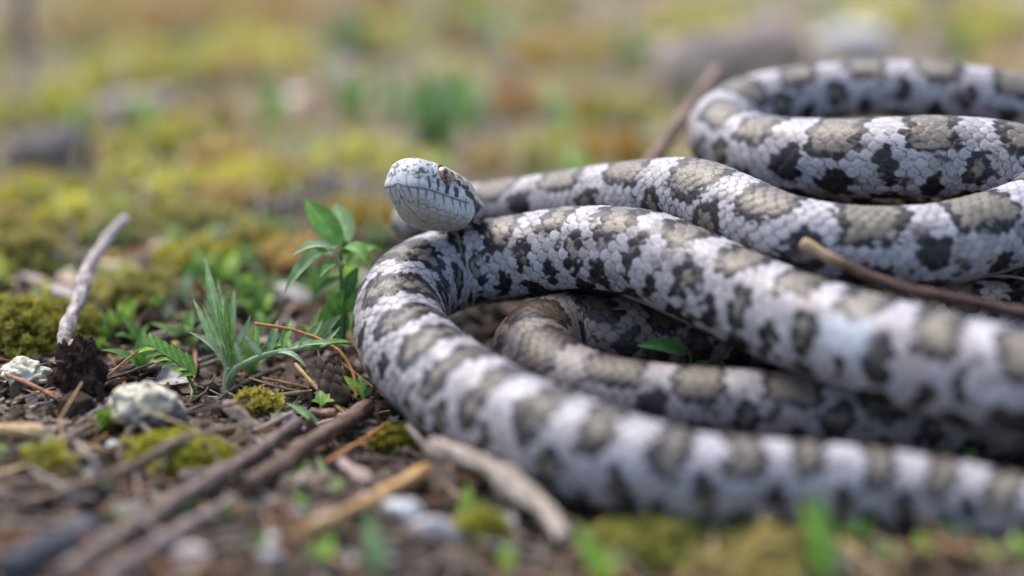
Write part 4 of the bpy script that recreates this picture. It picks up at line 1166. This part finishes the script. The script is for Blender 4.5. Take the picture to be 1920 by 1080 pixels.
g_h0 = np.random.default_rng(8); HAIRY = []
for k in range(16):
    t_ = g_h0.random()
    bx, by = (428 + g_h0.normal(0, 4), 690 - 60 * t_) if k < 9 else (450 + 160 * t_, 688 - 34 * t_ ** .6)
    sx = g_h0.normal(-6 if k < 9 else 10, 26); hh = g_h0.uniform(45, 110) * (1 if k < 9 else .5)
    HAIRY.append((bx, by, 3 - 4 * t_ * (k >= 9), bx + sx, by - hh, 4 + g_h0.normal(0, 5), g_h0.uniform(9, 15), 'bsg'[k % 3], 'lance', g_h0.uniform(-.08, .15), F_))
plant('hairy_plant', (427, 722, 2), 'grey-green hairy plant with narrow upright leaves and a creeping side shoot', [
  (428, 690, 3, 384, 482, 12, 24, 'b', 'lance', .06, F_), (428, 690, 3, 408, 520, 10, 20, 's', 'lance', -.04, F_),
  (426, 690, 2, 362, 560, 8, 18, 'b', 'lance', .08, F_), (430, 690, 4, 440, 540, 10, 19, 'b', 'lance', .05, F_),
  (424, 700, 0, 352, 622, -3, 20, 's', 'lance', .18, U_), (432, 690, 4, 470, 590, 8, 18, 'b', 'lance', -.05, F_),
  (480, 672, 0, 478, 608, 3, 18, 'g', 'lance', .05, F_), (505, 664, 0, 520, 600, 3, 18, 'b', 'lance', .05, F_), (490, 668, -1, 462, 630, -1, 14, 's', 'lance', .1, F_),
  (530, 655, -1, 545, 600, 3, 18, 'g', 'lance', .08, F_), (560, 650, -2, 655, 650, -4, 18, 'b', 'lance', .08, U_), (560, 652, -2, 606, 598, 2, 20, 'b', 'lance', -.1, F_),
  (520, 662, -2, 575, 690, -5, 14, 's', 'lance', .2, U_), (580, 655, -3, 662, 642, -3, 18, 'g', 'lance', .1, U_), (455, 690, 0, 440, 640, 2, 16, 'b', 'lance', .05, F_),
  (545, 655, -1, 585, 640, 0, 16, 's', 'lance', .1, U_)] + HAIRY,
  stems=[([None, (428, 690, 2)], 1.2, .8, 's'), ([None, (440, 695, 0), (480, 672, 0), (540, 656, -1), (600, 652, -3)], .8, .4, 's')])
lv = []
for k in range(6):
    t_ = k / 6; bx, by = 366 - 88 * t_, 704 - 58 * t_
    lv.append((bx, by, -1, bx - 18 + 6 * t_, by - 44 + 14 * t_, 1, 18, 'g', 'lance', .05, F_)); lv.append((bx, by, -1, bx - 34, by + 6, -5, 15, 'y' if k % 2 else 'g', 'lance', .08, U_))
plant('feathery_leaf_plant', (372, 712, -1), 'low green plant with a lobed feathery leaf behind the pebble', lv, stems=[([None, (340, 688, -1), (276, 646, -1)], .4, .2, 'g')])
plant('seedling', (603, 768, -7), 'bright light green seedling in front of the dried cone', [
  (603, 758, -7, 600, 732, -6, 22, 'p', 'lance', .1, F_), (605, 760, -7, 628, 752, -8, 14, 'y', 'lance', .2, U_), (601, 760, -7, 584, 752, -8, 14, 'y', 'lance', .2, U_), (604, 756, -7, 618, 738, -6, 14, 'p', 'lance', .1, F_)], cat='seedling', stems=[([None, (603, 758, -7)], .35, .3, 'y')])
plant('seedling', (683, 748, -6), 'small yellow-green seedling touching the left bend of the snake', [
  (680, 740, -6, 645, 705, -6, 18, 'y', 'lance', .1, F_), (683, 740, -6, 672, 702, -4, 14, 'g', 'lance', .1, F_), (684, 742, -6, 700, 725, -8, 12, 'd', 'lance', .1, F_)], cat='seedling', stems=[([None, (682, 740, -6)], .4, .3, 'y')])
plant('grass_blade', (598, 806, -12), 'green pointed blade lying over the end of the reddish twig stub', [(600, 804, -12, 536, 756, -9, 20, 'b', 'lance', .1, U_)], cat='grass')
plant('grass_blade', (634, 958, -38), 'blue-green blade standing below the broken stick', [(634, 952, -38, 594, 852, -30, 24, 'b', 'blade', .06, F_)], cat='grass')
plant('pebble_sprout', (296, 816, -13), 'two-leaved green sprout in front of the lichened pebble', [(296, 808, -13, 303, 742, -11, 16, 'g', 'lance', .05, F_), (294, 810, -13, 252, 772, -14, 13, 'g', 'lance', .15, F_)], cat='seedling')
plant('bending_leaf_plant', (1296, 708, -6), 'dark green leaves on a thin stem sheltered under the thick coil', [
  (1292, 662, -9, 1194, 648, -12, 34, 'd', 'lance', .1, (0, -.6, .8)), (1296, 700, -8, 1330, 676, -6, 22, 'd', 'lance', .1, U_), (1296, 706, -8, 1266, 690, -12, 18, 'g', 'lance', .15, U_), (1298, 704, -8, 1350, 698, -9, 20, 'd', 'lance', .15, U_)],
  stems=[([None, (1297, 690, -8), (1293, 658, -9)], .35, .3, 'd')])
plant('tiny_sprout', (1166, 706, -14), 'tiny green sprout poking up beside the brown inner coil', [(1166, 704, -14, 1162, 688, -13, 9, 'y', 'lance', .05, F_), (1212, 706, -14, 1214, 696, -13, 12, 'y', 'lance', .05, F_)], cat='seedling')
plant('grass_blade', (1540, 1085, -86), 'broad green blade standing in front of the tail coil', [(1542, 1080, -86, 1530, 925, -82, 62, 'g', 'blade', .05, F_), (1552, 1082, -86, 1500, 935, -84, 30, 'y', 'blade', .08, F_)], cat='grass')
plant('grass_blade', (1120, 1095, -80), 'yellow-green blades at the foot of the pale curved stick', [(1140, 1090, -80, 1078, 980, -78, 40, 'y', 'blade', .06, F_), (1130, 1092, -80, 1170, 1050, -84, 34, 'y', 'lance', .15, U_)], cat='grass')
plant('mossy_shoot', (880, 985, -52), 'upright yellow-green shoot between the dry leaf and curved stick', [(880, 980, -52, 876, 905, -50, 26, 'y', 'lance', .03, F_), (884, 984, -52, 912, 935, -52, 24, 'g', 'lance', .1, F_), (878, 984, -52, 862, 945, -50, 20, 'y', 'lance', .1, F_)], cat='seedling')
plant('leafy_sprig', (440, 985, -55), 'light green leafy sprig among the sticks', [(440, 980, -55, 400, 952, -55, 36, 'y', 'lance', .15, U_), (442, 980, -55, 478, 960, -54, 36, 'p', 'lance', .15, U_), (440, 982, -55, 444, 945, -53, 30, 'g', 'lance', .1, F_)], cat='seedling')
plant('leafy_sprig', (600, 1050, -72), 'light green leaf pair beside the tall blue-green blade', [(600, 1048, -72, 622, 1010, -70, 34, 'y', 'lance', .1, F_), (598, 1050, -72, 570, 1030, -74, 28, 'y', 'lance', .15, U_)], cat='seedling')
plant('grass_blade', (705, 1080, -75), 'tall blue-green blade in front of the small white stone', [(705, 1078, -75, 690, 955, -70, 34, 'b', 'blade', .05, F_), (700, 1080, -75, 728, 1010, -74, 24, 'b', 'blade', .1, F_)], cat='grass')
plant('leafy_sprig', (950, 1075, -76), 'single light green leaf under the pale curved stick tip', [(950, 1072, -76, 948, 1020, -74, 32, 'y', 'lance', .1, F_)], cat='seedling')
plant('grass_blade', (1815, 905, -20), 'green shoot behind the tail coil below the thick coil', [(1818, 880, -36, 1822, 818, -34, 26, 'g', 'blade', .05, F_)], cat='grass')
for i, (px, py) in enumerate([(1610, 1010), (1660, 1050), (1735, 1045), (1790, 1010), (1850, 1060), (1330, 1010), (1400, 1005), (1290, 1060), (1900, 1045)]):
    b = G1(px, py); dd = (b - CAMP).dot(FWD) - FOC
    plant('foreground_sprout', (px, py), 'blurred pale green sprout in front of the tail coil', [
      (px, py, dd, px - 22 + i * 3, py - 48, dd + 2, 26, 'psyg'[i % 4], 'lance', .1, F_), (px, py, dd, px + 26, py - 34, dd, 24, 'ypgs'[i % 4], 'lance', .15, F_), (px, py, dd, px - 34, py - 14, dd - 3, 22, 'ygp'[i % 3], 'lance', .15, U_)],
      cat='seedling', group='sprouts in front of the tail coil')
g_h = np.random.default_rng(3)
# background leafy tufts
bgp = [(815, 290, 180, 130, 'sgps'), (660, 225, 120, 70, 'ysg'), (145, 300, 120, 60, 'bsb'), (510, 235, 100, 60, 'ysg'), (880, 255, 110, 90, 'gsb'), (1800, 125, 80, 70, 'gdg'),
       (640, 120, 140, 70, 'sgs'), (1060, 250, 110, 80, 'yps'), (735, 235, 110, 60, 'gsb'), (1090, 360, 90, 80, 'psy'), (930, 110, 120, 90, 'sps'), (360, 130, 90, 80, 'psp'),
       (1560, 95, 100, 60, 'bsg'), (1420, 60, 90, 70, 'gsg'), (270, 250, 80, 60, 'yps'), (580, 330, 60, 60, 'spy'), (1190, 130, 90, 60, 'psg'), (240, 600, 60, 60, 'ypy'), (590, 560, 50, 60, 'yg'), (470, 560, 50, 50, 'gyb'), (205, 640, 55, 40, 'gb'), (300, 585, 60, 50, 'gy'), (105, 480, 40, 30, 'gb')]
for i, (px, py, h, w, cs) in enumerate(bgp):
    b = G1(px, py); dd = (b - CAMP).dot(FWD) - FOC
    g = np.random.default_rng(500 + i); L = []
    for k in range(7 if h > 70 else 5):
        tx = px + g.uniform(-.5, .5) * w * 1.1; ty = py - h * g.uniform(.45, 1.0)
        L.append((px + g.uniform(-.12, .12) * w, py, dd, tx, ty, dd + g.uniform(-12, 12), g.uniform(.16, .26) * (w + h) * .75, cs[k % len(cs)], 'lance', g.uniform(-.05, .15), F_))
    big = h >= 100
    plant('background_plant', (px, py), ('blurred tall green leafy tuft ' if big else 'blurred small green leafy sprout ') + ('with the biggest leaves behind the head' if i == 0 else 'beside ' + near(px, py)), L, group=('tall tufts' if big else 'small sprouts') + ' beside ' + near(px, py))
# small scattered sprouts, shared meshes
protos = []
for k in range(4):
    g = np.random.default_rng(900 + k); prt = []
    for j in range(4):
        f = g.uniform(0, 2 * math.pi); e = g.uniform(.5, 1.3); l = g.uniform(4, 8)
        V, q, kk, uu = leaf_np((0, 0, 0), (l * math.cos(f) * math.cos(e), l * math.sin(f) * math.cos(e), l * math.sin(e)), l * .38, (0, 0, 1) if e < 1.2 else (0, -1, .3), n=8, m=2, arch=.12)
        prt.append((V, q, None, np.array(GRN['gyps'[k]]) * g.uniform(.8, 1.2)))
    V, Q, T, C = merge(prt)
    o = mesh_np('litter_sprout', V, Q, T, C, 'leaf'); protos.append(o)
gs = np.random.default_rng(31); used = [False] * 4
qx, qy = np.concatenate([gs.uniform(-60, 1250, 120), gs.uniform(140, 680, 60)]), np.concatenate([gs.uniform(-10, 640, 120), gs.uniform(440, 730, 60)]); ps = G(qx, qy); ok = ~inside_snake(ps + np.array([0, 0, 3]), 5)
for p, px, py in [(ps[i], qx[i], qy[i]) for i in np.nonzero(ok & (ps[:, 1] > 380) & (ps[:, 1] < 2000))[0]]:
    k = int(gs.integers(0, 4))
    if used[k]:
        o = protos[k].copy(); COL.objects.link(o)
    else:
        o = protos[k]; used[k] = True
    o.location = p * MM; o.rotation_euler = (0, 0, gs.uniform(0, 6.28)); sc = gs.uniform(.5, 1.3) * (1 + max(0, (p[1] - 400) / 900)); o.scale = (sc,) * 3
    KD = ['fresh green', 'yellow-green', 'pale lime', 'silvery green'][k]
    tag(o, 'tiny ' + KD + ' sprout in the litter beside ' + near(px, py), 'seedling', 'tiny ' + KD + ' sprouts beside ' + near(px, py))

# small green bits and pale chips among the sticks in front
FGL = [(110, 1010, 'the charcoal-black stick'), (300, 960, 'the long grey-brown stick'), (755, 955, 'the small white stone'), (266, 800, 'the lichened pebble'), (660, 940, 'the orange-tan straw'),
       (560, 850, 'the thick broken stick'), (160, 890, 'the long thin brown twig'), (430, 1050, 'the pinkish grey stick'), (980, 1000, 'the pale curved stick')]
def near_f(px, py): return min(FGL, key=lambda q: (q[0] - px) ** 2 + (q[1] - py) ** 2)[2]
gf = np.random.default_rng(17)
for k in range(22):
    px, py = gf.uniform(-10, 1020), gf.uniform(790, 1080)
    p = G1(px, py)
    if inside_snake(p[None] + np.array([0, 0, 2]), 4)[0]: continue
    kk = int(gf.integers(0, 4)); o = protos[kk].copy(); COL.objects.link(o)
    o.location = p * MM; o.rotation_euler = (0, 0, gf.uniform(0, 6.28)); sc = gf.uniform(.35, .7); o.scale = (sc,) * 3
    KD = ['fresh green', 'yellow-green', 'pale lime', 'silvery green'][kk]
    tag(o, 'tiny ' + KD + ' sprout on the soil beside ' + near_f(px, py), 'seedling', 'tiny ' + KD + ' sprouts beside ' + near_f(px, py))
for k in range(24):
    px, py = gf.uniform(-10, 1000), gf.uniform(820, 1080)
    if inside_snake(G1(px, py)[None] + np.array([0, 0, 2]), 5)[0]: continue
    c = [(.55, .50, .46), (.48, .38, .32), (.60, .57, .52)][k % 3]; nm = ['whitish', 'pinkish', 'cream'][k % 3]
    chip(px, py, gf.uniform(18, 42), gf.uniform(12, 26), c, nm + ' leaf chip on the soil beside ' + near_f(px, py), 400 + k, (gf.normal(0, .4), -gf.uniform(0, .9), 1), gf.uniform(-.8, .8),
         group=nm + ' chips beside ' + near_f(px, py), name='pale_chip', curl=gf.uniform(0, .5), lift=1.6)
